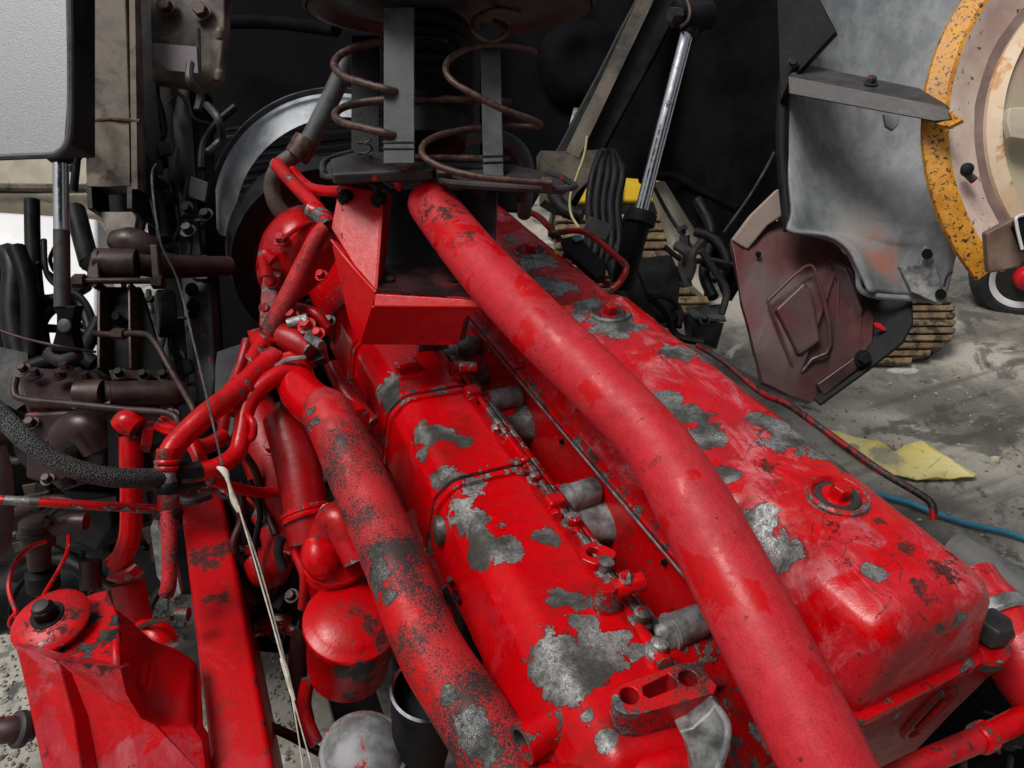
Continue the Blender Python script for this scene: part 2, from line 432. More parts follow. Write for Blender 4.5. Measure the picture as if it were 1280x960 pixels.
M['cab'] = metal('cab_underside_black', (.0020, .0020, .0026), (.0075, .0075, .009), 6, .7, .0, spec=.03)
M['darkred'] = metal('grimy_dark_maroon', (.022, .008, .009), (.055, .022, .024), 8, .42, .15, c2=(.42, .01, .014), c2t=.66, c2s=7)
M['brownpipe'] = metal('dirty_brown_steel', (.022, .011, .009), (.065, .036, .031), 25, .45, .3)
M['rust'] = metal('rusty_beige_steel', (.055, .038, .027), (.20, .165, .125), 12, .6, .1, c2=(.022, .011, .007), c2t=.535, c2s=9, c2soft=.09)
M['rustwire'] = metal('rusty_brown_wire', (.03, .015, .011), (.12, .066, .05), 90, .5, .3)
M['strap'] = metal('dusty_grey_strap', (.035, .037, .040), (.105, .11, .116), 26, .6, .1, redspot=.2)
M['plate'] = metal('dirty_dark_plate', (.018, .017, .018), (.055, .05, .052), 14, .55, .2, redspot=.9)
M['rubber'] = metal('black_rubber', (.005, .005, .0055), (.016, .016, .017), 20, .6, .0, spec=.18)
M['rubberg'] = metal('dusty_grey_rubber', (.05, .05, .052), (.13, .13, .13), 12, .65, .0)
M['silver'] = metal('speckled_aluminium', (.24, .245, .26), (.34, .345, .36), 340, .42, .35, c2=(.62, .63, .64), c2t=.70, c2s=300, c2soft=.02, det=3)
M['shroud'] = metal('scratched_galvanised_sheet', (.34, .37, .40), (.60, .64, .67), 26, .5, .1)
M['mud'] = metal('dusty_grey_plastic', (.115, .125, .132), (.235, .25, .26), 5, .6, .0, c2=(.32, .21, .18), c2t=.64, c2s=3.2, c2soft=.12)
M['channel'] = metal('dark_grey_steel_channel', (.035, .034, .034), (.085, .08, .08), 18, .5, .3)
M['orange'] = metal('flaking_orange_paint', (.50, .20, .012), (.78, .36, .035), 24, .5, .0, c2=(.05, .028, .015), c2t=.57, c2s=120, c2soft=.02)
M['pink'] = metal('dusty_pink_white_paint', (.60, .40, .35), (.86, .76, .64), 5, .6, .0, c2=(.09, .06, .05), c2t=.63, c2s=48, c2soft=.02)
M['cream'] = metal('dirty_cream_paint', (.38, .33, .24), (.62, .56, .43), 6, .6, .0, c2=(.06, .05, .04), c2t=.68, c2s=9)
M['track'] = metal('muddy_track_steel', (.10, .06, .03), (.40, .28, .15), 14, .7, .0, c2=(.04, .028, .018), c2t=.55, c2s=16, vary=.6, bump=.6)
M['yellow'] = metal('yellow_machine_paint', (.70, .42, .01), (.85, .55, .03), 6, .4, .0)
M['card'] = metal('stained_yellow_sheet', (.70, .58, .18), (.86, .75, .33), 5, .7, .0, c2=(.3, .24, .12), c2t=.68, c2s=5, c2soft=.08)
M['bluehose'] = metal('blue_hose', (.03, .22, .36), (.06, .30, .45), 10, .4, .0)
M['white'] = metal('white_paint', (.6, .6, .6), (.8, .8, .8), 5, .4, .0)
M['tyre'] = metal('tyre_rubber', (.012, .012, .013), (.03, .03, .03), 15, .65, .0)
M['brightred'] = metal('bright_red_hub', (.55, .006, .012), (.66, .01, .02), 9, .35, .0)
M['cord'] = metal('cream_cord', (.45, .41, .33), (.74, .70, .6), 80, .8, .0)
M['brownrubber'] = metal('brown_rubber_hose', (.06, .045, .04), (.16, .12, .1), 20, .65, .0)
M['purple'] = metal('dusty_mauve_plate', (.13, .10, .11), (.2, .16, .17), 14, .6, .0)
M['step'] = metal('dusty_maroon_panel', (.062, .034, .031), (.105, .058, .053), 6, .42, .0, c2=(.11, .012, .016), c2t=.55, c2s=3.5, c2soft=.12)
def chrome():
    s = N('worn_chrome'); a = s.noise(60, 6, .7); b = s.step(s.noise(22, 6, .7, off=3), .62, .66)
    col = s.mix(b, (.70, .72, .75), (.12, .10, .09)); return s.fin(col, s.step(a, .3, .7, .12, .3), s.fmix(b, 1.0, .3))
M['chrome'] = chrome()
def braided():
    s = N('braided_black_hose')
    w_ = s.n('ShaderNodeTexVoronoi'); s.set(w_.inputs['Vector'], s.pos); w_.inputs['Scale'].default_value = 420
    d = w_.outputs['Distance']
    hi = s.step(s.noise(14, 4, .6), .35, .65)
    col = s.mix(s.math('MULTIPLY', s.step(d, .55, .15), s.math('MULTIPLY_ADD', hi, .7, .3)), (.010, .010, .011), (.22, .22, .21))
    s.bump(d, .8, .003); return s.fin(col, .65)
M['braid'] = braided()
def flange_paint(): return paint('red_paint_chipped_edge', fade_t=.62, chip_t=.565, chip_s=26, grime=.5, metal_dark=.55, seed=22)
M['edge'] = flange_paint()
def concrete():
    s = N('worn_stained_concrete')
    a = s.noise(1.3, 8, .62, .4); b = s.noise(7, 8, .7, .2, off=3); c = s.noise(60, 5, .7, off=6)
    col = s.mix(s.step(a, .38, .62), (.185, .172, .146), (.58, .545, .465))
    col = s.mix(s.step(b, .56, .68), col, (.09, .085, .075))
    col = s.mix(s.step(s.noise(2.2, 7, .6, .8, off=11), .60, .66), col, (.66, .66, .63))
    st = s.noise(1.6, 6, .6, .3, vec=s.scale(s.pos, (.35, 5, 1)), off=5)
    col = s.mix(s.math('MULTIPLY', s.step(st, .56, .66), .45), col, (.07, .065, .06))
    col = s.mix(s.math('MULTIPLY', c, .55), col, (.06, .058, .05), 'MULTIPLY')
    oil = s.step(s.noise(2.6, 9, .68, .6, off=21), .54, .60); col = s.mix(s.math('MULTIPLY', oil, .7), col, (.05, .047, .04))
    gr_ = s.noise(150, 3, .7, off=8); col = s.mix(s.step(gr_, .6, .68, 0, .6), col, (.07, .066, .058))
    s.bump(s.math('MULTIPLY_ADD', c, .6, b), .5, .012)
    return s.fin(col, s.step(a, .3, .7, .75, .5))
M['ground'] = concrete()
M['cablejacket'] = metal('dull_yellow_cable', (.30, .26, .10), (.45, .4, .2), 40, .6, 0)
M['rust2'] = M['rust']
M['grimered'] = metal('grimy_red_black', (.008, .004, .004), (.05, .008, .008), 14, .5, .1, c2=(.16, .006, .006), c2t=.62, c2s=8)
# ------------------------------------------------------------------ ground
bm = bmesh.new()
bmesh.ops.create_grid(bm, x_segments=2, y_segments=2, size=400)
gr = ob('ground', bm, M['ground'], kind='structure', label='worn grey concrete yard with dark stains')

# ------------------------------------------------------------------ engine
eng = thing('truck_engine', 'red painted diesel engine with peeling paint filling the foreground', 'engine', (.55, 1.05, .35))
def section(poly, y, rad, seg=5): return [Vector((x, y, z)) for (x, z) in rpoly(poly, rad, seg)]

def rocker(y0, y1, zt, label, scoop=True):
    rings = []
    ny = int((y1 - y0) / .012)
    zb = 1.212
    def sec(y, ins, dz):
        xl, xr = .597, .812
        sc = 0
        if scoop: sc = math.exp(-((y - .535) / .055) ** 4) * .028
        neck = (.018 * (1 - min(1, max(0, (y - .33) / .15)))) if scoop else 0
        xl += ins + sc + neck; xr -= ins
        t = zt - dz
        xlb = .566 + ins * .7 + neck * 1.4; xrb = .83 - ins * .7
        poly = [(xlb, zb), (xl - sc * .7, t - .012 - sc * 1.1), (xl + .03, t), (.705, t + .006), (xr - .03, t - .001), (xr, t - .02), (xrb, zb)]
        r = [0, .03, .03, .05, .04, .03, 0]
        base = rpoly(poly, r, 6)
        # finer sampling of the outline
        out = []
        for i in range(len(base)):
            a, b = Vector(base[i]), Vector(base[(i + 1) % len(base)])
            k = max(1, int((b - a).length / .014))
            for q in range(k): out.append(a.lerp(b, q / k))
        return out
    secs = []
    K = 7
    for k in range(K): t = k / K * pi / 2; secs.append((y0 + .04 * (1 - cos(t)) , .030 * (1 - sin(t)), .036 * (1 - sin(t))))
    for k in range(ny + 1): secs.append((y0 + .04 + (y1 - y0 - .06) * k / ny, 0, 0))
    for k in range(1, 5): t = k / 4 * pi / 2; secs.append((y1 - .02 + .02 * sin(t), .02 * (1 - cos(t)), .025 * (1 - cos(t))))
    ref = None
    for (y, ins, dz) in secs:
        o = sec(y, ins, dz)
        # resample to constant count by arc length
        L = [0]
        for i in range(len(o)): L.append(L[-1] + (o[(i + 1) % len(o)] - o[i]).length)
        n = 72; r = []
        for j in range(n):
            s = L[-1] * j / n; i = 0
            while L[i + 1] < s: i += 1
            t = (s - L[i]) / max(1e-9, L[i + 1] - L[i])
            p = o[i].lerp(o[(i + 1) % len(o)], t); r.append(Vector((p.x, y, p.y)))
        rings.append(r)
    b = loft(rings)
    lumpy(b, .0018, 14); lumpy(b, .0008, 45, 3)
    for v in b.verts:
        k = max(0, min(1, (.52 - v.co.y) / .15)) * max(0, min(1, (v.co.z - 1.25) / .06)); v.co += Vector((0, 0, .0035 * k * mnoise.fractal(v.co * 30, .8, 2, 3)))
    o = ob('rocker_cover', b, M['rocker'], eng, label=label)
    fl = bmesh.new()
    a = [(.552, 1.204), (.845, 1.204), (.845, 1.216), (.552, 1.216)]
    sec2 = lambda y, e: section([(.552 + e, 1.203), (.843 - e, 1.203), (.843 - e, 1.216), (.552 + e, 1.216)], y, .005, 3)
    loft([sec2(y0 - .012, .03 if scoop else .0), sec2(y0 - .004, .02 if scoop else 0), sec2(y0 + .05, 0), sec2(y1, 0)], bm=fl)
    ob('cover_flange', fl, M['edge'], o)
    gk = bmesh.new()
    sec3 = lambda y, e: section([(.553 + e, 1.1965), (.841 - e, 1.1965), (.841 - e, 1.2025), (.553 + e, 1.2025)], y, .001, 1)
    loft([sec3(y0 - .009, .03 if scoop else 0), sec3(y0 + .05, 0), sec3(y1, 0)], bm=gk)
    ob('cover_gasket', gk, M['grey'], o)
    return o
rc1 = rocker(.338, 1.222, 1.352, 'long near rocker cover with two ringed bolts and large grey bare patches')
rc2 = rocker(1.240, 2.0, 1.330, 'short far rocker cover beyond the seam', False)
def cover_bolt(px, py, par, zt):
    p = PZ(px, py, zt); z = Vector((0, 0, 1))
    ob('bolt_ring', ringlathe(p + z * -.004, z, [(0, .031), (.0, .043), (.007, .041), (.010, .036), (.006, .032)], n=36), M['rocker'], par)
    ob('dark_groove_ring', ringlathe(p + z * -.006, z, [(0, .018), (0, .0315), (.007, .030), (.0085, .025), (.006, .019)], n=36), M['plate'], par)  # shadow and dirt of the groove put into one dark ring
    ob('hex_bolt', hexbolt(p + z * -.004, z + Vector((.1, -.1, 0)), .0140, .017, 1.6, .35), M['red'], par, bevel=.0012)
cover_bolt(1047, 620, rc1, 1.358); cover_bolt(762, 391, rc1, 1.358); cover_bolt(663, 314, rc2, 1.337)

# cylinder head, front face towards the viewer
hp = [(.578, 1.196), (.80, 1.196), (.832, 1.178), (.905, 1.172), (.908, 1.12), (.85, 1.055), (.80, .985), (.70, .94), (.578, .90)]
b = bmesh.new(); loft([[Vector((x, .346, z)) for x, z in rpoly(hp, .012, 3)], [Vector((x, 2.0, z)) for x, z in rpoly(hp, .012, 3)]], bm=b)
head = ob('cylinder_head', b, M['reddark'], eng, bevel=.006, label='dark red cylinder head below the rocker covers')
def stadium(c, a, bdir, L, r, n=10):
    out = []
    for k in range(n + 1): t = -pi / 2 + pi * k / n; out.append(c + a * (L / 2 + r * cos(t)) + bdir * r * sin(t))
    for k in range(n + 1): t = pi / 2 + pi * k / n; out.append(c + a * (-L / 2 + r * cos(t)) + bdir * r * sin(t))
    return out
c0 = PY(1160, 890, .346); ax = (PY(1190, 858, .346) - PY(1130, 922, .346)).normalized(); bx = Vector((-ax.z, 0, ax.x))
bm = bmesh.new()
o1 = stadium(c0, ax, bx, .05, .028); i1 = stadium(c0, ax, bx, .05, .020); dy = Vector((0, -.006, 0))
loft([o1, [p + dy for p in stadium(c0, ax, bx, .05, .026)], [p + dy for p in i1], [p - dy * -.2 for p in stadium(c0, ax, bx, .05, .017)]], caps=False, bm=bm)
bm.faces.new([bm.verts.new(p + dy * .25) for p in stadium(c0, ax, bx, .05, .0172)])
ob('oval_boss', bm, M['reddark'], head)
ob('boss_rib', beam(c0 - ax * .03 + dy, c0 + ax * .03 + dy, .012, .008, up=Vector((0, 1, 0))), M['reddark'], head, bevel=.003)
# ledge with the big bolt
pb = PZ(1224, 812, 1.19)
lg = [(.812, 1.165), (.925, 1.165), (.925, 1.186), (.812, 1.19)]
b = bmesh.new(); loft([section(lg, .350, .004, 2), section(lg, .52, .004, 2)], bm=b)
ob('bolt_ledge', b, M['red'], head, bevel=.003)
bp = pb; bp.z = 1.184
ob('bolt_washer', lathe(bp, Vector((0, 0, 1)), [(0, .032), (.012, .032), (.014, .029)], n=28), M['plate'], head)
ob('bolt_collar', lathe(bp + Vector((0, 0, .014)), Vector((0, 0, 1)), [(0, .033), (.009, .033), (.014, .026), (.018, .024)], n=28), M['red'], head)
ob('large_hex_bolt', hexbolt(bp + Vector((0, 0, .03)), Vector((.05, -.05, 1)), .0245, .030, 0), M['plate'], head, bevel=.002, label='large hex bolt worn to dark metal on the head')
# coupling at the right edge
ob('exhaust_coupling', tp([(1205, 728, 1.22, 40), (1235, 765, 1.18, 42), (1275, 815, 1.12, 46), (1320, 880, 1.08, 48), (1360, 960, 1.05, 48)], 45, n=24, rough=.1), M['rocker'], eng, label='pitted red pipe elbow at the right edge')
cA, cB = P(1232, 765, 1.17), P(1252, 790, 1.145)
ob('pipe_clamp', lathe(cA, cB - cA, [(0, .053), (.004, .057), (.02, .057), (.024, .053)], n=30), M['grey'], eng)
ob('heat_sleeve', tp([(1190, 690, 1.32, 26), (1235, 715, 1.27, 26), (1290, 752, 1.22, 26), (1340, 790, 1.2, 26)], 22, n=16), M['rubberg'], eng)
lp = ob('drain_tube', tp([(1080, 990, 1.0), (1150, 955, 1.02), (1228, 922, 1.05), (1290, 892, 1.08)], 15, n=14), M['redpipe'], eng, label='thin red tube along the bottom right of the block')
cA, cB = P(1222, 925, 1.045), P(1238, 917, 1.055)
ob('tube_collar', lathe(cA, cB - cA, [(0, .018), (.003, .021), (.02, .021), (.023, .018)], n=20), M['red'], lp)

# block and sump below
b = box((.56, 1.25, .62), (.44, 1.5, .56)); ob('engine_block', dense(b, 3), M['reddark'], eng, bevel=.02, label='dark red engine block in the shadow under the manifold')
# side cover plate in the valley, with bolt holes
b = bmesh.new(); loft([section([(.552, .95), (.579, .95), (.579, 1.195), (.570, 1.195)], y, .004, 2) for y in (.40, .6, .8, 1.0, 1.2, 1.4, 1.75)], bm=b)
vp = ob('valley_side_plate', b, M['red'], head)
for (px, py) in ((703, 552), (738, 690), (831, 703)):
    p = PX(px, py, .566); lathe_ = lathe(p + Vector((.002, 0, 0)), Vector((-1, 0, 0)), [(0, .0055), (.006, .0055), (.0075, .003)], n=12)
    ob('dark_hole_peg', lathe_, M['dark'], vp)  # dark pegs standing in for the shaded bolt holes

# ------------------------------------------------------------------ intake manifold
def man_sec(y, g=0):
    near = max(0, min(1, (.80 - y) / .35))
    xl = .262 - .012 * near
    zl = 1.06 + .035 * near
    far = max(0, min(1, (y - 1.35) / .5))
    return rpoly([(xl - g, zl), (.285 - g + .005 * near, 1.17 + g), (.315, 1.203 + g), (.435, 1.196 + g), (.463 + g * .5, 1.178 + g * .6), (.463 + g * .5, 1.07), (.36, 1.03 - .0 * near)], [.01, .03, .045, .03, .012, .01, .03], 6)
rings = []
ys = [.398, .402, .408, .418, .432] + [.45 + i * .0125 for i in range(104)]
for y in ys:
    k = (1 - min(1, (y - .398) / .034)) ** 2
    pts = man_sec(y)
    cx, cz = .36, 1.12
    pts = [(cx + (x - cx) * (1 - .14 * k), cz + (z - cz) * (1 - .2 * k)) for x, z in pts]
    rings.append([Vector((x, y, z)) for x, z in pts])
b = loft(rings); lumpy(b, .0014, 12, 5)
man = ob('intake_manifold', b, M['manifold'], eng, label='ribbed red intake manifold with silvery bare patches')
for yc in (1.525, 1.235, .955):
    for dy_ in (-.011, .011):
        b = bmesh.new()
        loft([[Vector((x, yc + dy_ + e, z)) for x, z in man_sec(yc, g)] for e, g in ((-.009, -.001), (-.006, .0055), (.006, .0055), (.009, -.001))], bm=b)
        ob('joint_rib', b, M['manifold'], man)
    b = bmesh.new(); loft([[Vector((x, yc + e, z)) for x, z in man_sec(yc, .0035)] for e in (-.0022, .0022)], bm=b)
    ob('joint_gasket', b, M['dark'], man)
# bolt bosses along the right edge
for (px, py, z) in ((569, 459, 1.2), (586, 490, 1.2), (689, 628, 1.2)):
    p = PZ(px, py, z)
    bb = ob('bolt_boss', box((p.x + .008, p.y, 1.185), (.034, .030, .05)), M['manifold'], man, bevel=.007, seg=3)
    ob('hex_bolt', hexbolt(Vector((p.x + .0, p.y - .014, 1.188)), Vector((-.25, -1, .35)), .011, .014, 1.4), M['red'], bb, bevel=.001)
# screws low on the flange joint
for (px, py) in ((646, 578), (650, 590), (517, 454)):
    p = PZ(px, py, 1.196); ob('rib_screw', lathe(p - Vector((0, 0, .004)), Vector((0, 0, 1)), [(0, .010), (.007, .010), (.011, .006)], n=14), M['cast'], man)
# small rectangular lug near the bracket, casting pads
p = PZ(509, 462, 1.2); ob('casting_lug', box((p.x, p.y, 1.207), (.05, .035, .03)), M['manifold'], man, bevel=.008, seg=3)
# flange joint running along the right side, bare metal
b = bmesh.new(); loft([section([(.455, 1.085), (.468, 1.085), (.468, 1.192), (.455, 1.197)], y, .002, 1) for y in (.575, .7, .85, 1.0, 1.3)], bm=b)
ob('flange_plate', b, M['cast'], man, bevel=.002)
b = bmesh.new(); loft([section([(.4685, 1.08), (.471, 1.08), (.471, 1.190), (.4685, 1.190)], y, 0, 0) for y in (.57, 1.3)], bm=b)
ob('flange_gasket', b, M['dark'], man)
b = bmesh.new(); loft([section([(.4715, 1.085), (.485, 1.085), (.485, 1.182), (.4715, 1.190)], y, .002, 1) for y in (.575, .7, .85, 1.0, 1.3)], bm=b)
ob('head_flange', b, M['cast'], man, bevel=.002)
# runners to the head
def runner(yc, mat, zt=1.148):
    rg = []
    for k in range(9):
        t = k / 8; x = .482 + .10 * t; wv = .12 * (1 - .25 * sin(pi * min(1, t * 1.1))); h = .092 * (1 - .2 * sin(pi * t))
        zc = 1.108 - .012 * t
        rg.append([Vector((x, yc + wv / 2 * cos(a), zc + h / 2 * sin(a))) for a in [2 * pi * j / 22 for j in range(22)]])
    o = ob('intake_runner', lumpy(loft(rg), .003, 20), mat, eng)
    b_ = lathe(Vector((.474, yc + .018, zt + .004)), Vector((1, 0, .02)), [(0, .021), (.004, .025), (.026, .025), (.028, .0275), (.034, .0275), (.036, .025), (.082, .024), (.090, .019)], n=22)
    ob('runner_boss', lumpy(b_, .001, 30), M['grey'], o)
    return o
runner(1.20, M['cast']); runner(.868, M['grey']); runner(.552, M['cast']); runner(1.44, M['cast'])
# lug with a hole
p = PZ(741, 692, 1.205)
b = bmesh.new(); q = [(p.x - .024, p.y - .006), (p.x - .012, p.y + .020), (p.x + .014, p.y + .020), (p.x + .034, p.y - .010), (p.x + .030, p.y - .022), (p.x - .008, p.y - .026)]
prism([Vector((x, y, 1.165)) for x, y in rpoly(q, .008, 3)], Vector((0, 0, .044)), b)
lug = ob('threaded_lug', b, M['manifold'], man, bevel=.003)
cut(lug, [lathe(Vector((p.x, p.y, 1.17)), Vector((0, 0, 1)), [(0, .0095), (.06, .0095)], n=20)])
# small fitting with cylinder heads pointing right
p = P(775, 735, 1.075)
ob('sensor_fitting', tube([p + Vector((-.02, 0, -.004)), p, p + Vector((.035, -.004, .004))], .0135, n=16), M['redpipe'], man)
ob('sensor_boss', lathe(p + Vector((-.02, .004, -.03)), Vector((0, 0, 1)), [(0, .024), (.03, .02), (.042, .015)], n=18), M['manifold'], man)
ob('sensor_cap', lathe(p + Vector((.008, -.002, .010)), Vector((.2, .5, 1)), [(0, .010), (.012, .010), (.016, .006)], n=6), M['cast'], man)
# rib along the near right flange
ob('casting_rib', tube([PZ(775, 755, 1.18), PZ(800, 790, 1.185), PZ(832, 832, 1.20)], .011, n=10), M['manifold'], man)
# two-hole block at the near end
pp = [(764, 874), (766, 862), (776, 854), (792, 849), (848, 829), (870, 826), (897, 857), (893, 866), (800, 893), (782, 893), (769, 886)]
zt = 1.245
top = [PZ(x, y, zt) for x, y in pp]
b = prism([Vector((v.x, v.y, 1.12)) for v in top], Vector((0, 0, zt - 1.12)))
blk = ob('two_hole_block', b, M['block'], man, bevel=.0025, seg=2, label='raised block with two bolt holes and a slot')
cs = []
for (x, y) in ((787, 869), (860, 847)):
    h = PZ(x, y, zt); cs.append(lathe(Vector((h.x, h.y, zt - .04)), Vector((0, 0, 1)), [(0, .0115), (.06, .0115)], n=24))
sl_ = [PZ(x, y, zt) for x, y in ((805, 868), (803, 858), (836, 842), (845, 850), (848, 858), (812, 872))]
cs.append(prism([Vector((v.x, v.y, zt - .045)) for v in sl_], Vector((0, 0, .06))))
cut(blk, cs)
# rounded front of the manifold below the block
ob('front_nose', lumpy(tp([(680, 990, .95, 34), (755, 990, .92, 40), (828, 966, .92, 38), (876, 940, .95, 24)], 40, n=24), .003, 14), M['manifold'], man)
ob('front_wall', lumpy(dense(prism([Vector((x, .405, z)) for x, z in rpoly([(.27, .92), (.47, .92), (.47, 1.15), (.27, 1.15)], .02, 3)], Vector((0, .12, 0))), 2), .002, 12), M['reddark'], man)
tc = ob('thermostat_cover', lumpy(dense(slab([(848, 914), (866, 908), (884, 892), (896, 880), (908, 892), (915, 912), (912, 938), (902, 960), (884, 985), (862, 985), (866, 952), (860, 932)] and [(x, y, .885) for x, y in ((848, 914), (866, 908), (884, 892), (896, 880), (908, 892), (915, 912), (912, 938), (902, 960), (884, 985), (862, 985), (866, 952), (860, 932))], .05), 2), .003, 28), M['grey'], eng, bevel=.006, label='small bare grey casting at the near end')
ob('cover_edge', tp([(884, 985, .878), (900, 955, .876), (908, 930, .876), (909, 905, .878), (896, 884, .885)], 5, n=10), M['grey'], tc)
# open stub on the left
A = P(700, 902, .985); B = P(652, 930, .955)
bm = ringlathe(B, A - B, [(0, .0185), (0, .0265), (.03, .0245), (.06, .03), (.06, .0185)], n=28)
ob('open_stub', bm, M['manifold'], man, label='short open pipe stub')
ob('stub_bore', lathe(B + (A - B).normalized() * .028, A - B, [(0, .019), (.004, .019)], n=20), M['dark'], man)
# round plug
A = P(548, 663, 1.30); nrm = (RT * -1 + FW * -.25 + UP * -.1)
ob('round_plug', lathe(A - nrm.normalized() * .012, nrm, [(0, .026), (.014, .026), (.018, .023), (.020, .015)], n=26), M['cast'], man)
# far neck, elbow dome
b = bmesh.new()
rg = []
for (y, cx, cz, r) in ((1.70, .355, 1.13, .10), (1.80, .345, 1.15, .095), (1.92, .335, 1.17, .088), (2.05, .33, 1.19, .085)):
    rg.append([Vector((cx + r * cos(a), y, cz + r * .8 * sin(a))) for a in [2 * pi * j / 26 for j in range(26)]])
ob('manifold_neck', lumpy(loft(rg), .002, 12), M['manifold'], man)
ob('water_elbow', lumpy(tp([(345, 372, 1.78, 8), (350, 362, 1.76, 26), (360, 338, 1.74, 40), (374, 312, 1.73, 46), (392, 292, 1.74, 40), (408, 280, 1.76, 24), (412, 276, 1.77, 8)], 38, n=30), .002, 14), M['red'], eng, label='rounded red water elbow at the far left of the engine')
ob('elbow_lug', tp([(342, 326, 1.60), (330, 318, 1.60), (334, 345, 1.60)], 8, n=12), M['red'], eng)
ob('elbow_body', slab([(330, 332, 1.66), (352, 338, 1.66), (348, 372, 1.64), (336, 412, 1.62), (322, 408, 1.62), (326, 360, 1.65)], .05), M['reddark'], eng, bevel=.006)
for x, y in ((336, 322), (340, 352), (333, 385)): ob('elbow_bolt', hexbolt(P(x, y, 1.645), -FW, .011, .014), M['red'], eng)
ob('elbow_bracket', slab([(318, 425, 1.62), (345, 415, 1.60), (352, 440, 1.58), (330, 470, 1.56), (300, 500, 1.56), (284, 520, 1.58), (300, 470, 1.60)], .02), M['canister'], eng, bevel=.004)
ob('elbow_seam', tp([(352, 300, 1.615), (378, 282, 1.65), (405, 275, 1.70)], 3, n=8), M['red'], eng)

# ------------------------------------------------------------------ big crossover pipe
ob('crossover_pipe', tp([(536, 250, 1.44, 28), (545, 262, 1.42, 30), (599, 330, 1.32, 34), (668, 403, 1.21, 38), (732, 465, 1.14, 39.5), (805, 539, 1.07, 41), (838, 583, 1.03, 44), (867, 634, .99, 48.5), (921, 736, .93, 53), (995, 879, .86, 56.5), (1034, 960, .83, 58.5), (1080, 1055, .80, 60)], 50, n=48, k=10, rough=.002), M['pipe'], eng, label='thick faded red pipe running diagonally over the whole engine')
# dipstick-like line along the right of the rocker cover
ob('breather_line', tube([PX(x, y, xx) for x, y, xx in ((872, 432, .862), (905, 452, .862), (950, 490, .862), (985, 506, .864), (1040, 545, .866), (1100, 588, .868), (1150, 618, .872), (1165, 631, .872), (1167, 650, .866))], .0058, n=12, rough=.12), paint('red_paint_line', red=(.34, .003, .005), faded=(.25, .012, .016), fade_t=.5, chip_t=.49, chip_s=34, grime=1.0, metal_dark=.16, seed=21), eng, label='thin rusty red line along the far side of the rocker cover')
fl = M['redpipe']
ob('fuel_line', tp([(650, 262, 2.0), (672, 270, 1.98), (690, 288, 1.95), (700, 300, 1.95)], 4, n=8), fl, eng)
ob('fuel_line', tp([(690, 292, 1.93), (730, 290, 1.92), (770, 320, 1.85), (783, 334, 1.8), (775, 352, 1.8), (764, 362, 1.8)], 4, n=8), fl, eng)
ob('fuel_line', tp([(705, 318, 1.93), (740, 335, 1.9), (752, 350, 1.9), (765, 356, 1.86)], 4, n=8), fl, eng)
cb = ob('connector_box', slab([(700, 298, 1.9), (722, 293, 1.9), (758, 330, 1.85), (756, 345, 1.84), (745, 348, 1.84), (706, 312, 1.88)], .03), M['dark'], eng, bevel=.003)
ob('blue_glint', slab([(715, 297, 1.885), (725, 294, 1.885), (729, 299, 1.88), (719, 302, 1.88)], .004), M['bluehose'], cb)  # blue glint on the connector painted as a small slab

# ------------------------------------------------------------------ coolant tubes on the left
R_ = M['redpipe']
ob('coolant_tube', tp([(408, 283, 1.50, 10), (395, 300, 1.50, 11), (362, 368, 1.50, 12.5), (338, 415, 1.50, 13), (326, 440, 1.50, 13)], 12, n=16), M['speckled'], eng, label='slanting speckled red tube beside the water elbow')
for (a, b_) in (((322, 412, 1.495), (330, 446, 1.495)), ((336, 420, 1.48), (318, 450, 1.49))):
    A, B = P(*a), P(*b_); ob('tube_elbow_fitting', tube([A, A.lerp(B, .5), B], .0195, n=12), M['cast'], eng)
ob('flat_strap_tube', tp([(345, 205, 1.66), (375, 238, 1.60), (398, 262, 1.54), (408, 280, 1.51)], 9, n=10), M['red'], eng)
ob('tube_clip', tp([(388, 262, 1.53), (402, 270, 1.52), (412, 284, 1.5)], 11, n=12), M['cast'], eng)
ob('vent_tube', tp([(362, 205, 1.72), (372, 222, 1.68), (388, 235, 1.62), (408, 239, 1.56), (428, 239, 1.50)], 7, n=12), M['redpipe'], eng)
t1 = ob('heater_tube', tp([(345, 445, 1.48), (325, 462, 1.45), (298, 488, 1.40), (262, 515, 1.35), (232, 542, 1.32), (215, 562, 1.30), (208, 585, 1.29), (208, 605, 1.29)], 14.5, n=18), R_, eng, label='bent red tube crossing above the chassis rail')
for (a, b_, r) in (((308, 480, 1.415), (300, 487, 1.405), .025), ((297, 490, 1.40), (290, 496, 1.39), .025)):
    A, B = P(*a), P(*b_); ob('tube_bead', lathe(A, B - A, [(0, .021), (.004, r), (.01, r), (.014, .021)], n=20), R_, t1)
t2 = ob('lower_tube', tp([(368, 462, 1.46), (345, 470, 1.44), (322, 488, 1.42), (308, 510, 1.40), (303, 540, 1.38), (296, 566, 1.36), (275, 582, 1.33), (250, 590, 1.31), (228, 592, 1.30)], 11.5, n=16), R_, eng, label='S-bent red tube below the heater tube')
ob('tube_cleat', tp([(306, 518, 1.385), (316, 528, 1.37), (316, 545, 1.37), (306, 552, 1.38)], 5, n=10), M['red'], t2)
t3 = ob('drop_tube', tp([(209, 640, 1.27), (211, 665, 1.26), (212, 700, 1.25), (211, 730, 1.245), (208, 742, 1.25)], 9.5, n=16), M['speckled'], eng)
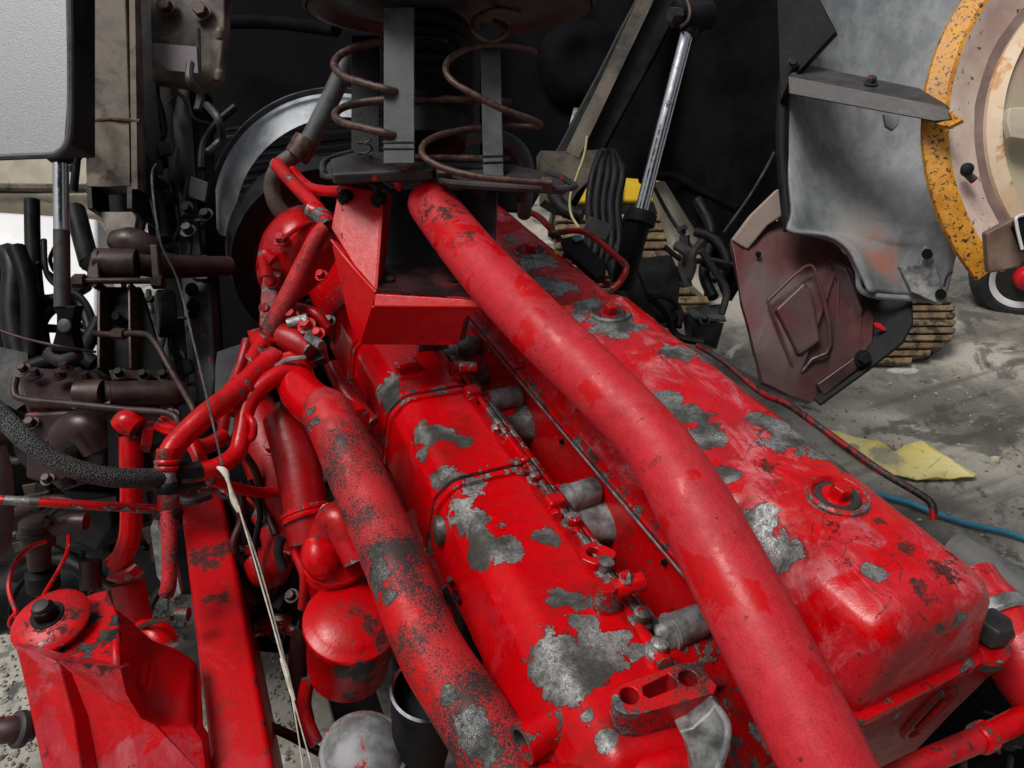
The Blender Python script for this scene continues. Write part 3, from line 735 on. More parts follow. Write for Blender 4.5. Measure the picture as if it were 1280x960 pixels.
# stacked fittings where the hoses meet
for i, (y0, y1, r, m) in enumerate(((560, 574, 13, 'red'), (574, 580, 16, 'redpipe'), (582, 588, 15, 'redpipe'), (588, 604, 13, 'reddark'), (604, 616, 16, 'dark'), (616, 640, 14, 'reddark'), (638, 648, 17, 'dark'), (648, 662, 12, 'cast'))):
    A, B = P(209 + (y0 - 560) * .02, y0, 1.28), P(209 + (y1 - 560) * .02, y1, 1.28)
    rr = r * 1.28 / F; L = (B - A).length
    ob('hose_fitting', lathe(A, B - A, [(0, rr * .92), (.003, rr), (L - .003, rr), (L, rr * .92)], n=8 if i in (3, 5) else 18), M[m], t1)
ob('fitting_nut', tp([(222, 590, 1.29), (238, 591, 1.30), (252, 588, 1.31)], 13, n=6), M['dark'], t2)
ob('short_branch', tp([(262, 600, 1.36), (295, 610, 1.42), (330, 616, 1.48), (360, 612, 1.5)], 7, n=12), R_, eng)
# valve with dirty flange
ob('valve_body', tp([(352, 420, 1.50, 17), (372, 428, 1.49, 20), (390, 440, 1.48, 17)], 18, n=14, rough=.2), M['reddark'], eng)
ob('valve_stem', tp([(360, 405, 1.48), (385, 398, 1.48)], 7, n=10), M['cast'], eng)
ob('valve_lever', tp([(385, 420, 1.46), (402, 432, 1.44)], 7, n=6), M['red'], eng)
ob('hose_clip', tp([(346, 458, 1.455), (360, 450, 1.44), (382, 447, 1.45)], 3.5, n=8), M['grey'], eng)
# neck, big speckled pipe, vertical barrel
ob('pipe_neck', tp([(366, 455, 1.50, 24), (370, 478, 1.47, 25), (385, 500, 1.43, 27), (415, 520, 1.38, 30), (440, 538, 1.36, 32)], 26, n=24), M['manifold'], eng)
ob('hot_side_pipe', tp([(394, 497, 1.36, 12), (399, 502, 1.355, 24), (407, 514, 1.35, 31), (424, 545, 1.32, 33.5), (453, 611, 1.27, 36), (495, 709, 1.19, 38.5), (536, 808, 1.11, 42), (574, 870, 1.07, 44.5), (612, 928, 1.03, 47), (660, 1005, .99, 50)], 40, n=36, k=7, rough=.006), M['speckled'], eng, label='pitted red pipe with dark speckles sloping below the manifold')
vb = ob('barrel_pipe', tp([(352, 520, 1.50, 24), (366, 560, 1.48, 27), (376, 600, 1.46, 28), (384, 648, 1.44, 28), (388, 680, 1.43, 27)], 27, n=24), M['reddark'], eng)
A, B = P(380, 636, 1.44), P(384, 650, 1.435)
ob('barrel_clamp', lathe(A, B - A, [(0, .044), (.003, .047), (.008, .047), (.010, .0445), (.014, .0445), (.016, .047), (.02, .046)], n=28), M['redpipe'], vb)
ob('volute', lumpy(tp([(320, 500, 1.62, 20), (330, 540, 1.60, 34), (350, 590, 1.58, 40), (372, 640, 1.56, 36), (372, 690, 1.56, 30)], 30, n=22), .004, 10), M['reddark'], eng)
ob('bent_elbow', lumpy(tp([(330, 640, 1.60, 18), (345, 660, 1.58, 22), (352, 690, 1.57, 24), (335, 715, 1.58, 22), (322, 700, 1.6, 18)], 22, n=18), .003, 15), M['reddark'], eng)
ob('small_elbow', tp([(300, 690, 1.7, 16), (330, 710, 1.66, 18), (350, 740, 1.64, 18)], 17, n=14), M['reddark'], eng)
ob('stack_fitting', tp([(398, 690, 1.40, 16), (410, 665, 1.40, 22), (425, 650, 1.39, 24), (450, 700, 1.38, 22)], 20, n=16), M['red'], eng)
ob('back_pipe', tp([(430, 480, 1.62), (450, 520, 1.6), (480, 560, 1.6), (520, 600, 1.6)], 16, n=14), M['reddark'], eng)
# canisters
def canister(px, py, d, rpx, hpx, mat, tilt, label, dome=.55):
    A = P(px, py, d); axis = (P(px + tilt, py + hpx, d + .16) - A).normalized(); r = rpx * d / F
    up_ = -axis
    o = ob('filter_canister', lathe(A, axis, [(-.026 * dome / .55, r * .05), (-.0248 * dome / .55, r * .3), (-.020 * dome / .55, r * .6), (-.011 * dome / .55, r * .85), (-.004, r * .95), (-.003, r * 1.03), (-.001, r * 1.055), (.006, r * 1.06), (.008, r * 1.04), (.0085, r * .965), (.02, r * .955), (.022, r * .97), (.028, r * .97), (.03, r * .955), (.10, r * .955), (.15, r * .92), (.165, r * .7)], n=40), mat, eng, label=label)
    return o
canister(440, 775, 1.36, 57, 95, M['canister'], -8, 'domed red filter canister with peeling grey side')
canister(418, 700, 1.42, 38, 110, M['canister'], -10, 'smaller worn canister behind the domed filter')
canister(455, 940, 1.34, 52, 90, metal('scuffed_grey_canister', (.16, .17, .175), (.36, .37, .38), 30, .6, .3, c2=(.45, .01, .014), c2t=.60, c2s=14, c2soft=.01), -14, 'grey domed canister with scraps of red paint at the bottom edge', .9)
A = P(535, 862, 1.30); axd = (P(522, 960, 1.42) - A)
cup = ob('black_cup', lathe(A, axd, [(.05, .01), (.05, .056), (.002, .060), (0, .0625), (.004, .064), (.12, .054), (.2, .05)], n=34), M['rubber'], eng, label='black cup with a bright metal rim')
ob('cup_rim', ringlathe(A - axd.normalized() * .003, axd, [(0, .058), (-.004, .062), (0, .066), (.004, .063)], n=40), M['chrome'], cup)
# clutter of small hoses in the gap between the speckled pipe and the manifold
for pts, r in ((((560, 735, 1.32), (575, 760, 1.3), (580, 800, 1.28), (600, 830, 1.25)), 9), (((590, 800, 1.3), (610, 830, 1.25), (630, 870, 1.2)), 7), (((540, 690, 1.38), (560, 720, 1.36), (585, 790, 1.34), (575, 830, 1.34)), 14), (((520, 640, 1.45), (545, 700, 1.42), (560, 780, 1.4)), 22)):
    ob('gap_hose', tp(list(pts), r, n=12), M['reddark'] if r != 9 else M['rubber'], eng)
p = P(568, 770, 1.30); ob('gap_ring', ringlathe(p, FW * -1 + UP * .4, [(0, .022), (.01, .022), (.012, .035), (0, .036)], n=24), M['dark'], eng)

# small fasteners, clips and lines that crowd the left side of the engine
for (x, y, d, r, m) in ((352, 300, 1.63, .012, 'red'), (402, 345, 1.62, .010, 'cast'), (412, 402, 1.62, .010, 'cast'), (365, 395, 1.50, .011, 'reddark'), (384, 408, 1.47, .013, 'cast'), (398, 418, 1.46, .010, 'red'), (340, 560, 1.50, .012, 'reddark'), (356, 700, 1.44, .012, 'reddark'), (410, 640, 1.40, .012, 'cast'), (330, 650, 1.52, .011, 'grey'), (365, 745, 1.45, .010, 'grimered')):
    ob('hex_bolt', hexbolt(P(x, y, d), (-FW + UP * .6 - RT * .2), r, r * 1.1), M[m], eng, bevel=.0008)
for pts, r, m in (([(300, 560, 1.48), (320, 590, 1.5), (330, 630, 1.52), (345, 668, 1.5)], 5, 'grimered'), ([(312, 600, 1.5), (325, 640, 1.5), (318, 690, 1.52), (330, 730, 1.5)], 4, 'rubber'), ([(372, 655, 1.42), (370, 690, 1.42), (380, 720, 1.41), (378, 760, 1.42)], 6, 'redpipe'), ([(352, 672, 1.41), (348, 690, 1.41), (354, 712, 1.41)], 6, 'rubber'),
                  ([(350, 390, 1.55), (372, 384, 1.54), (395, 392, 1.52), (410, 410, 1.52)], 6, 'reddark'), ([(414, 456, 1.58), (424, 478, 1.56), (440, 502, 1.54), (466, 530, 1.52)], 10, 'reddark'), ([(310, 425, 1.58), (300, 460, 1.56), (285, 500, 1.55), (278, 540, 1.54)], 7, 'redpipe'),
                  ([(240, 560, 1.4), (262, 556, 1.42), (280, 545, 1.45)], 10, 'reddark'), ([(235, 545, 1.38), (246, 565, 1.37), (252, 580, 1.36)], 9, 'redpipe'), ([(385, 850, 1.42), (380, 890, 1.42), (396, 930, 1.40)], 9, 'reddark'), ([(470, 900, 1.42), (500, 930, 1.40), (540, 960, 1.38)], 12, 'grimered')):
    ob('engine_line', tp(pts, r, n=12, rough=.06), M[m], eng)
ob('dirty_cap', lumpy(tp([(394, 672, 1.385, 14), (398, 690, 1.38, 22), (402, 706, 1.38, 22), (404, 716, 1.385, 16)], 20, n=18), .003, 30), M['canister'], eng)
ob('flange_pad', lumpy(dense(slab([(355, 430, 1.515), (402, 425, 1.50), (406, 447, 1.48), (372, 460, 1.48), (352, 452, 1.50)], .02), 2), .003, 30), M['edge'], eng, bevel=.003)

for (x, y, z, r, h) in ((620, 540, 1.185, .010, .012), (655, 578, 1.19, .009, .010), (668, 600, 1.19, .010, .012), (715, 655, 1.19, .012, .016), (755, 712, 1.19, .013, .018), (800, 775, 1.19, .012, .016), (822, 812, 1.20, .012, .014), (570, 478, 1.19, .010, .012)):
    p = PZ(x, y, z); ob('bare_stud', lathe(p, Vector((.15, 0, 1)), [(-.012, r * 1.5), (0, r * 1.5), (.002, r), (h, r), (h + .003, r * .6)], n=14), M['cast'], man)
A = P(574, 458, 1.50); ob('short_nipple', tube([A, A + RT * .035], .010, n=14), M['red'], man)
ob('square_port_flange', lumpy(dense(slab([(690, 604, 1.335), (704, 604, 1.335), (716, 655, 1.27), (702, 660, 1.27)], .03), 2), .002, 30), M['cast'], man, bevel=.004)
ob('square_port_flange', lumpy(dense(slab([(600, 486, 1.585), (612, 486, 1.585), (620, 522, 1.52), (607, 526, 1.52)], .03), 2), .002, 30), M['cast'], man, bevel=.004)
# ------------------------------------------------------------------ intake bracket standing over the manifold
br = thing('intake_bracket', 'red folded steel bracket with open box under the spring plate', 'bracket', PZ(520, 430, 1.2))
ob('upright_plate', slab([(424, 230, 1.47), (480, 241, 1.45), (471, 366, 1.395), (464, 366, 1.40), (414, 285, 1.46)], .006), M['bracket'], br, bevel=.002)
ob('upright_flange', slab([(480, 241, 1.449), (490, 243, 1.54), (480, 350, 1.50), (471, 366, 1.395)], .005), M['bracket'], br)
ob('side_fin', slab([(414, 300, 1.462), (419, 303, 1.455), (470, 366, 1.385), (450, 432, 1.470), (436, 400, 1.46)], .005), M['bracket'], br)
ob('box_floor', slab([(470, 362, 1.39), (602, 368, 1.36), (575, 335, 1.52), (480, 330, 1.54)], .006), M['grimered'], br)
ob('box_lip', slab([(468, 366, 1.385), (602, 374, 1.355), (602, 385, 1.352), (466, 384, 1.382)], .012), M['bracket'], br, bevel=.004, seg=3)
ob('box_skirt', slab([(464, 384, 1.388), (600, 386, 1.360), (581, 398, 1.385), (574, 428, 1.45), (568, 432, 1.46), (449, 431, 1.475)], .006), M['bracket'], br, bevel=.002)
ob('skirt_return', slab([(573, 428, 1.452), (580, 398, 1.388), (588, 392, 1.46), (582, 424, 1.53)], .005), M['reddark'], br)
ob('dark_back_plate', slab([(478, 236, 1.60), (618, 240, 1.56), (612, 352, 1.56), (474, 350, 1.60)], .008), M['dark'], br)  # black plate; the shade of the cavity is put into its colour
ob('right_upright', slab([(576, 232, 1.46), (621, 240, 1.44), (618, 305, 1.44), (598, 296, 1.45)], .008), M['plate'], br)
for (x, y) in ((487, 356), (568, 356)):
    ob('hex_bolt', hexbolt(P(x, y, 1.44), Vector((0, -.2, 1)), .011, .013), M['dark'], br)
for x, y, d in ((432, 247, 1.46), (474, 250, 1.445)):
    ob('bolt_head', hexbolt(P(x, y, d), -FW, .011, .010), M['dark'], br)
pA = P(535, 346, 1.605); ob('support_post', beam(pA, Vector((pA.x, pA.y, 1.19)), .07, .02, up=Vector((0, 1, 0))), M['reddark'], br)
ob('weld_bead', tp([(414, 300, 1.455), (440, 333, 1.425), (470, 366, 1.386)], 2.2, n=8, rough=.4), M['bracket'], br)

# ------------------------------------------------------------------ spring-loaded intake joint
ij = thing('intake_joint', 'dark spring loaded air intake joint with strap plates above the red bracket', 'intake joint', PZ(560, 225, 1.61))
pl = [(404, 214), (408, 200), (440, 190), (520, 189), (600, 196), (684, 215), (706, 224), (707, 236), (560, 228), (546, 216), (420, 222)]
b = prism([PZ(x, y, 1.61) for x, y in pl], Vector((0, 0, -.012)))
bp_ = ob('base_plate', b, M['plate'], ij, bevel=.003)
rimp = [PZ(x, y, 1.612) for x, y in ((440, 190), (408, 200), (404, 214), (420, 222), (546, 216), (560, 228), (707, 236), (706, 224), (684, 215))]
b = tube(rimp, .006, n=8); ob('plate_rim', b, M['plate'], bp_)
ob('raised_tray', prism([PZ(x, y, 1.628) for x, y in ((412, 198), (440, 190), (520, 192), (544, 205), (542, 211), (415, 217))], Vector((0, 0, -.022))), M['plate'], bp_, bevel=.006, seg=3)
for x, y, wd in ((555, 211, 20), (684, 225, 14)):
    ob('wire_clip', slab([(x - wd / 2, y - 5, PZ(x, y, 1.63).y and dep(PZ(x, y, 1.63))), (x + wd / 2, y - 4, dep(PZ(x, y, 1.63))), (x + wd / 2, y + 5, dep(PZ(x, y, 1.63)) - .01), (x - wd / 2, y + 5, dep(PZ(x, y, 1.63)) - .01)], .02), M['channel'], bp_, bevel=.003)
for (x, y, m) in ((498, 226, 'brightred'), (549, 236, 'brightred')):
    p = PZ(x, y, 1.594); ob('paint_drip', lathe(p, Vector((0, 0, -1)), [(0, .010), (.012, .009), (.02, .003)], n=10), M[m], bp_)
for (x, y) in ((470, 228), (600, 236), (650, 238)):
    p = PZ(x, y, 1.598); ob('under_bolt', hexbolt(p, Vector((0, 0, -1)), .009, .016), M['dark'], bp_)
# dish and bellows
axd = (UP * -.966 + FW * .257 + RT * .02).normalized()
A = P(563, 2, 1.52)
dish = ob('upper_dish', lathe(A, axd, [(0, .262), (.006, .276), (.018, .280), (.022, .274), (.024, .255), (.012, .235), (.010, .20), (.024, .16), (.028, .10), (.028, .0)], n=64), M['plate'], ij, label='dark round dish at the top edge over the springs')
ob('dish_rim', ringlathe(A + axd * .012, axd, [(0, .278), (-.006, .284), (0, .290), (.006, .284)], n=72), M['darkred'], dish)
bl_ = [(0, .11)]
for i in range(7): bl_ += [(.02 + i * .03, .115), (.03 + i * .03, .10)]
bA = P(535, 40, 1.53)
ob('rubber_bellows', lathe(bA, P(535, 205, 1.50) - bA, [(t * .9, r * .80) for t, r in bl_] + [(.24, .075)], n=36), M['rubber'], ij)
def strap(x0, y0, x1, y1, wd, d, mat='strap', tilt=0, g=True):
    A, B = P(x0, y0, d), P(x1, y1, d - .02)
    o = ob('strap_plate', beam(A, B, wd * d / F, .006, up=FW), M[mat], ij, bevel=.0015)
    if g:
        for k in (.86, .90):
            a = A.lerp(B, k); c_ = A.lerp(B, k + .012)
            ob('strap_crimp', beam(a - FW * .001, c_ - FW * .001, wd * d / F * 1.06, .010, up=FW), M[mat], o, bevel=.002)
    return o
strap(499, 10, 499, 205, 38, 1.36); strap(612, 30, 617, 222, 25, 1.42)
strap(457, 45, 457, 195, 35, 1.56, 'dark', g=False); strap(545, 30, 549, 200, 26, 1.62, 'channel', g=False)
strap(535, 60, 553, 195, 18, 1.58, 'strap', g=False)
W_ = M['rustwire']
ob('wire_spring', tp([(560, 52, 1.45), (515, 50, 1.44), (480, 52, 1.44), (437, 62, 1.42), (418, 78, 1.40), (427, 94, 1.37), (455, 104, 1.345), (484, 112, 1.335), (500, 116, 1.36)], 5.0, n=12, rough=.10), W_, ij, label='left rusty wire spring')
ob('wire_spring', tp([(638, 127, 1.47), (580, 125, 1.44), (525, 124, 1.43), (480, 125, 1.43), (438, 131, 1.43), (419, 142, 1.40), (428, 153, 1.37), (455, 160, 1.345), (484, 167, 1.335), (500, 172, 1.36)], 5.0, n=12, rough=.10), W_, ij)
ob('wire_spring', tp([(650, 16, 1.50), (620, 12, 1.45), (594, 22, 1.40), (592, 38, 1.37), (610, 52, 1.36), (630, 45, 1.38), (634, 34, 1.42), (618, 26, 1.46)], 3.2, n=8, rough=.08), W_, ij)
ob('wire_spring', tp([(668, 66, 1.46), (660, 60, 1.44), (628, 56, 1.41), (596, 58, 1.39), (568, 69, 1.37), (557, 84, 1.35), (565, 101, 1.335), (592, 118, 1.33), (630, 137, 1.34), (665, 150, 1.37), (675, 156, 1.41), (664, 158, 1.45), (625, 158, 1.45), (570, 164, 1.41), (538, 174, 1.37), (527, 187, 1.34), (535, 200, 1.32), (560, 212, 1.31), (600, 221, 1.30), (650, 226, 1.30), (690, 229, 1.30)], 4.2, n=10, rough=.08), W_, ij, label='right rusty wire spring zigzagging down to the plate')
ob('wire_spring', tp([(515, 197, 1.42), (560, 198, 1.42), (636, 200, 1.44)], 5.0, n=12, rough=.10), W_, ij)
ob('small_coil', tube([P(456 + 9 * cos(t), 172 + 3.0 * t * .7 + 3 * sin(t), 1.42 + .01 * sin(t)) for t in [i * .6 for i in range(22)]], .0022, n=6, k=2), M['channel'], ij)
# hoses behind
gh = ob('return_hose', tp([(560, 188, 1.75), (585, 172, 1.75), (618, 170, 1.75), (645, 182, 1.75), (658, 205, 1.76), (658, 240, 1.78), (655, 268, 1.85)], 9, n=14), M['rubberg'], label='grey rubber hose arching behind the right wire spring'); tag(gh, 'grey rubber hose arching behind the right wire spring', 'hose')
st = thing('intake_tube', 'dusty grey tube slanting down to a rusty clamp left of springs', 'tube', P(380, 190, 1.68))
ob('tube', tp([(438, 70, 1.68), (410, 130, 1.68), (382, 186, 1.68)], 12, n=16), M['strap'], st)
ob('rusty_clamp', tp([(384, 174, 1.67), (376, 188, 1.67), (370, 196, 1.67)], 15, n=10, rough=.15), M['rustwire'], st)
hz = ob('brown_hose', tp([(372, 192, 1.70), (352, 205, 1.70), (340, 228, 1.71), (345, 255, 1.72), (362, 275, 1.74)], 10, n=14), M['brownrubber']); tag(hz, 'brown rubber hose curving down beside the fan ring', 'hose')

# ------------------------------------------------------------------ chassis rail
rail = thing('chassis_rail', 'red painted steel chassis rail running from the bottom edge', 'chassis rail', (-.11, .9, .6))
b = bmesh.new(); loft([section([(-.156, .60), (-.066, .60), (-.066, .902), (-.156, .902)], y, .012, 4) for y in (.30, .6, .9, 1.2, 1.52)], bm=b)
ob('rail_body', lumpy(dense(b, 1), .0008, 15), M['rail'], rail)
b = bmesh.new(); loft([section([(-.150, .62), (-.07, .62), (-.07, .885), (-.150, .885)], y, .01, 3) for y in (1.52, 1.9, 2.4)], bm=b)
ob('far_section', b, M['dark'], rail)
ob('side_nipple', tp([(222, 768, 1.35), (236, 768, 1.35)], 9, n=12), M['red'], rail)
for y in (.55, .72):
    p = Vector((-.085, y, .902)); ob('rail_rivet', lathe(p, Vector((0, 0, 1)), [(0, .004), (.002, .003)], n=10), M['dark'], rail)
hp_ = ob('hanger_plate', slab([(188, 660, 1.36), (196, 640, 1.36), (208, 650, 1.36), (226, 742, 1.36), (215, 748, 1.36), (196, 720, 1.36)], .012), M['grey'], rail)
ob('brake_line', tp([(175, 784, 1.42), (195, 776, 1.40), (215, 773, 1.37)], 3.4, n=8), M['brownpipe'], rail)

ig = thing('shade_backing', 'added black backing plates standing in for the deep shade behind the gear housing', 'backing', P(100, 760, 2.0))  # added black plates; the shade of the bay is put into their colour
ob('shade_plate', lumpy(dense(slab([(-80, 430, 2.25), (120, 455, 2.2), (255, 500, 2.1), (250, 640, 2.0), (238, 742, 1.95), (160, 748, 1.95), (60, 800, 1.95), (-80, 770, 2.0)], .03), 3), .01, 5), M['black'], ig)
ob('shade_plate', lumpy(dense(slab([(246, 520, 1.95), (370, 540, 1.9), (386, 700, 1.8), (384, 822, 1.72), (330, 815, 1.72), (250, 800, 1.74)], .03), 3), .01, 6), M['black'], ig)
for pts, r, m in (([(270, 590, 1.75), (300, 640, 1.7), (310, 700, 1.68), (330, 760, 1.66)], 9, 'grimered'), ([(280, 620, 1.8), (330, 660, 1.78), (360, 720, 1.75)], 14, 'grimered'), ([(290, 740, 1.7), (330, 770, 1.66), (370, 790, 1.62)], 7, 'reddark'), ([(60, 620, 1.9), (130, 640, 1.85), (220, 650, 1.8)], 12, 'dark'), ([(20, 720, 1.8), (80, 700, 1.78), (140, 740, 1.76)], 10, 'dark'), ([(175, 560, 1.75), (200, 610, 1.72), (205, 700, 1.7)], 16, 'grimered'), ([(330, 905, 1.5), (360, 918, 1.48), (400, 940, 1.45)], 6, 'grimered'), ([(376, 790, 1.5), (372, 850, 1.5), (385, 920, 1.5)], 12, 'grimered')):
    ob('pipe', tp(pts, r, n=10), M[m], ig)
# ------------------------------------------------------------------ cab mount casting
cm = thing('cab_mount', 'red cast cab mount with domed cup washer and dark bolt', 'mount', P(140, 960, 1.16) + Vector((0, 0, -.1)))
front = [(19, 806, 1.15), (72, 826, 1.12), (150, 836, 1.12), (158, 868, 1.12), (176, 898, 1.13), (200, 909, 1.15), (240, 908, 1.17), (252, 925, 1.17), (262, 1000, 1.14), (75, 1000, 1.08)]
b = slab(front, .05); mf = ob('mount_face', lumpy(dense(b, 2), .001, 20), M['mount'], cm, bevel=.005, seg=3)
cut(mf, [lathe(P(x, y, 1.06), P(x, y, 1.2) - P(x, y, 1.06), [(0, .0075), (.075, .0075)], n=18) for x, y in ((110, 864), (122, 900))])
ob('mount_side', slab([(19, 806, 1.152), (72, 826, 1.122), (92, 900, 1.10), (106, 1000, 1.075), (60, 1000, 1.09)], .03), M['mount'], cm, bevel=.004)
web = []
for i in range(11):
    t = i / 10
    a = catmull([(150, 838), (158, 868), (176, 896), (200, 908), (246, 908)], 4); o_ = catmull([(146, 762), (166, 778), (190, 800), (222, 812), (247, 830)], 4)
    k = int(t * (len(a) - 1)); web.append([P(a[k][0], a[k][1], 1.13 + .05 * t), P(o_[k][0], o_[k][1], 1.27 + .03 * t)])
bm = loft([w_ for w_ in web], caps=False, closed=False)
o = ob('curved_web', bm, M['mountweb'], cm); md = o.modifiers.new('solid', 'SOLIDIFY'); md.thickness = .012
ob('web_end', slab([(247, 830, 1.30), (252, 845, 1.29), (258, 960, 1.16), (246, 908, 1.18)], .012), M['mount'], cm, bevel=.003)
tpz = 1.06
top_ = [(19, 800), (45, 785), (85, 752), (134, 736), (148, 770), (151, 836), (72, 828), (20, 809)]
b = prism([PZ(x, y, tpz) for x, y in top_], Vector((0, 0, -.02)))
ob('top_plate', lumpy(dense(b, 2), .0012, 30), paint('red_paint_flaky_top', fade_t=.55, chip_t=.53, chip_s=34, grime=.8, metal_dark=.25, bumpy=.6, seed=31), cm, bevel=.004)
Z = Vector((0, 0, 1)); tl = Vector((-.06, -.12, 1)).normalized()
c = PZ(64, 776, tpz + .018)
ob('rubber_pad', lathe(c - tl * .018, tl, [(0, .046), (.009, .050), (.016, .046)], n=40), M['rubber'], cm)
cw = ob('cup_washer', lathe(c, tl, [(-.004, .050), (-.004, .0575), (.002, .058), (.006, .054), (.011, .044), (.015, .03), (.0165, .018)], n=44), M['washer'], cm)
ob('mount_nut', hexbolt(c + tl * .013, tl, .0185, .018, 1.35, .3), M['dark'], cw, bevel=.0015)
ob('bolt_thread', lathe(c + tl * .03, tl, [(0, .013), (.002, .0135), (.005, .0125), (.008, .0135), (.011, .0125), (.014, .012), (.016, .006)], n=18), M['plate'], cw)
for (x, y) in ((110, 864), (122, 900)):
    pass
ob('side_boss', tp([(-15, 915, 1.14), (15, 912, 1.14), (40, 910, 1.16)], 16, n=18), M['darkred'], cm)
ob('boss_ring', lathe(P(18, 912, 1.14), P(40, 910, 1.16) - P(18, 912, 1.14), [(0, .024), (.003, .027), (.012, .027), (.015, .024)], n=24), M['plate'], cm)

# ------------------------------------------------------------------ hoses, rod and cord on the left
h = ob('braided_hose', tp([(-40, 480, 1.20), (0, 518, 1.18), (40, 556, 1.17), (85, 583, 1.18), (135, 596, 1.21), (180, 598, 1.25), (206, 597, 1.28)], 12.5, n=20, rough=.03), M['braid']); tag(h, 'thick black braided hose sagging from the left edge to the fittings', 'hose')
h = ob('push_rod', tp([(-40, 623, 1.20), (40, 627, 1.21), (120, 632, 1.24), (206, 637, 1.28)], 6, n=14), paint('red_paint_rod', chip_t=.55, chip_s=14, metal_dark=.8, seed=41), None); tag(h, 'straight thin rod with worn red paint below the braided hose', 'rod')
cd = thing('frayed_cord', 'thin cord with frayed knot hanging past the red chassis rail', 'cord', P(380, 950, 1.12))
ob('thin_wire', tp([(195, 205, 1.85), (190, 225, 1.85), (200, 300, 1.70), (222, 350, 1.55), (245, 440, 1.4), (264, 520, 1.25), (278, 582, 1.17)], 1.4, n=6), M['strap'], cd)
ob('knot', tp([(272, 584, 1.17, 2), (281, 590, 1.165, 5), (286, 604, 1.16, 3), (292, 624, 1.16, 4.5), (299, 640, 1.155, 2.2)], 4, n=10, rough=.5), M['cord'], cd)
ob('strand', tp([(298, 632, 1.155), (315, 690, 1.14), (338, 770, 1.12), (355, 832, 1.10), (366, 872, 1.09), (382, 930, 1.08), (396, 980, 1.07)], 1.05, n=6, rough=.3), M['cord'], cd)
ob('strand', tp([(300, 640, 1.155), (322, 700, 1.145), (347, 790, 1.12), (360, 845, 1.10), (368, 890, 1.09), (376, 940, 1.08), (382, 990, 1.07)], 1.05, n=6, rough=.3), M['cord'], cd)
ob('knot', tp([(352, 822, 1.105, 2), (358, 840, 1.10, 3.6), (363, 860, 1.095, 3.4), (368, 876, 1.09, 2)], 3, n=8, rough=.4), M['cord'], cd)

# ------------------------------------------------------------------ left: gear housing, shaft, cylinder, beam, panel
gh_ = thing('gear_housing', 'dark maroon oily gear housing left of the chassis rail', 'gear housing', P(120, 700, 1.7))
ob('main_casting', lumpy(dense(slab([(28, 515, 1.58), (132, 515, 1.56), (134, 575, 1.56), (128, 600, 1.56), (70, 606, 1.57), (30, 598, 1.58)], .16), 3), .006, 9), M['darkred'], gh_, bevel=.012)
ob('bulge', lumpy(tp([(84, 575, 1.56, 16), (88, 545, 1.55, 24), (110, 535, 1.54, 26), (128, 560, 1.55, 24)], 22, n=18), .004, 12), M['darkred'], gh_)
ob('lower_bulge', lumpy(tp([(80, 598, 1.56, 14), (84, 608, 1.56, 10)], 12, n=14), .004, 12), M['darkred'], gh_)
cy = ob('ram_barrel', tp([(98, 492, 1.56, 17), (132, 492, 1.56, 18), (134, 492, 1.56, 16), (205, 491, 1.60, 16), (222, 491, 1.62, 17), (232, 491, 1.63, 12)], 17, n=22, k=3), M['brownpipe'], gh_)
ob('cover_lid', slab([(22, 470, 1.60), (40, 458, 1.66), (125, 462, 1.66), (132, 490, 1.62), (100, 508, 1.58), (30, 506, 1.58)], .05), M['darkred'], gh_, bevel=.01)
for (x, y) in ((45, 470), (75, 472), (82, 462), (108, 474)): ob('lid_bolt', hexbolt(P(x, y, 1.60), UP * .8 - FW * .5, .010, .014), M['darkred'], gh_)
ob('base_plate', slab([(135, 462, 1.62), (208, 462, 1.66), (214, 474, 1.66), (140, 476, 1.62)], .04), M['brownpipe'], gh_, bevel=.004)
ob('front_block', slab([(140, 510, 1.56), (225, 510, 1.62), (230, 535, 1.62), (140, 530, 1.56)], .1), M['darkred'], gh_, bevel=.008)
ln = M['brownpipe']
ob('hydraulic_line', tp([(20, 472, 1.54), (18, 490, 1.53), (30, 499, 1.52), (90, 505, 1.50), (160, 512, 1.48), (208, 516, 1.46), (222, 525, 1.45), (226, 545, 1.45)], 4.5, n=10), ln, gh_)
ob('hydraulic_line', tp([(118, 417, 1.62), (140, 418, 1.60), (175, 417, 1.58), (192, 425, 1.56), (215, 465, 1.52), (240, 508, 1.46), (242, 520, 1.46)], 4, n=10), ln, gh_)
ob('line_nut', tp([(142, 417, 1.595), (156, 418, 1.59)], 7, n=6), ln, gh_)
ob('dark_gap_strip', slab([(134, 512, 1.50), (148, 512, 1.50), (150, 600, 1.52), (136, 600, 1.52)], .04), M['dark'], gh_)  # dark strip standing in for the shaded gap beside the casting
rp = thing('coolant_riser', 'upright red pipe with round top flange behind the braided hose', 'pipe', P(155, 720, 1.52))
ob('pipe', tp([(163, 545, 1.50, 13), (164, 570, 1.50, 14), (164, 620, 1.51, 13), (163, 665, 1.52, 13), (155, 692, 1.52, 13), (142, 706, 1.52, 13)], 13, n=18), M['red'], rp)
ob('top_elbow', tp([(150, 535, 1.48, 14), (160, 528, 1.48, 17), (172, 535, 1.48, 14)], 15, n=16), M['red'], rp)
ob('union_nut', tp([(176, 545, 1.50), (190, 546, 1.51)], 20, n=6), M['reddark'], rp, bevel=.002)
ob('foot_flange', tp([(138, 712, 1.52), (158, 716, 1.53), (172, 706, 1.54)], 13, n=8), M['reddark'], rp)
ob('lower_stub', tp([(160, 728, 1.56), (166, 760, 1.56), (172, 790, 1.56)], 20, n=16), M['reddark'], gh_)
ob('lower_elbow', tp([(175, 790, 1.45, 16), (195, 795, 1.44, 20), (204, 812, 1.43, 20)], 18, n=16), M['red'], gh_)
ob('side_stub', tp([(113, 700, 1.5), (114, 735, 1.5)], 13, n=16), M['darkred'], gh_)
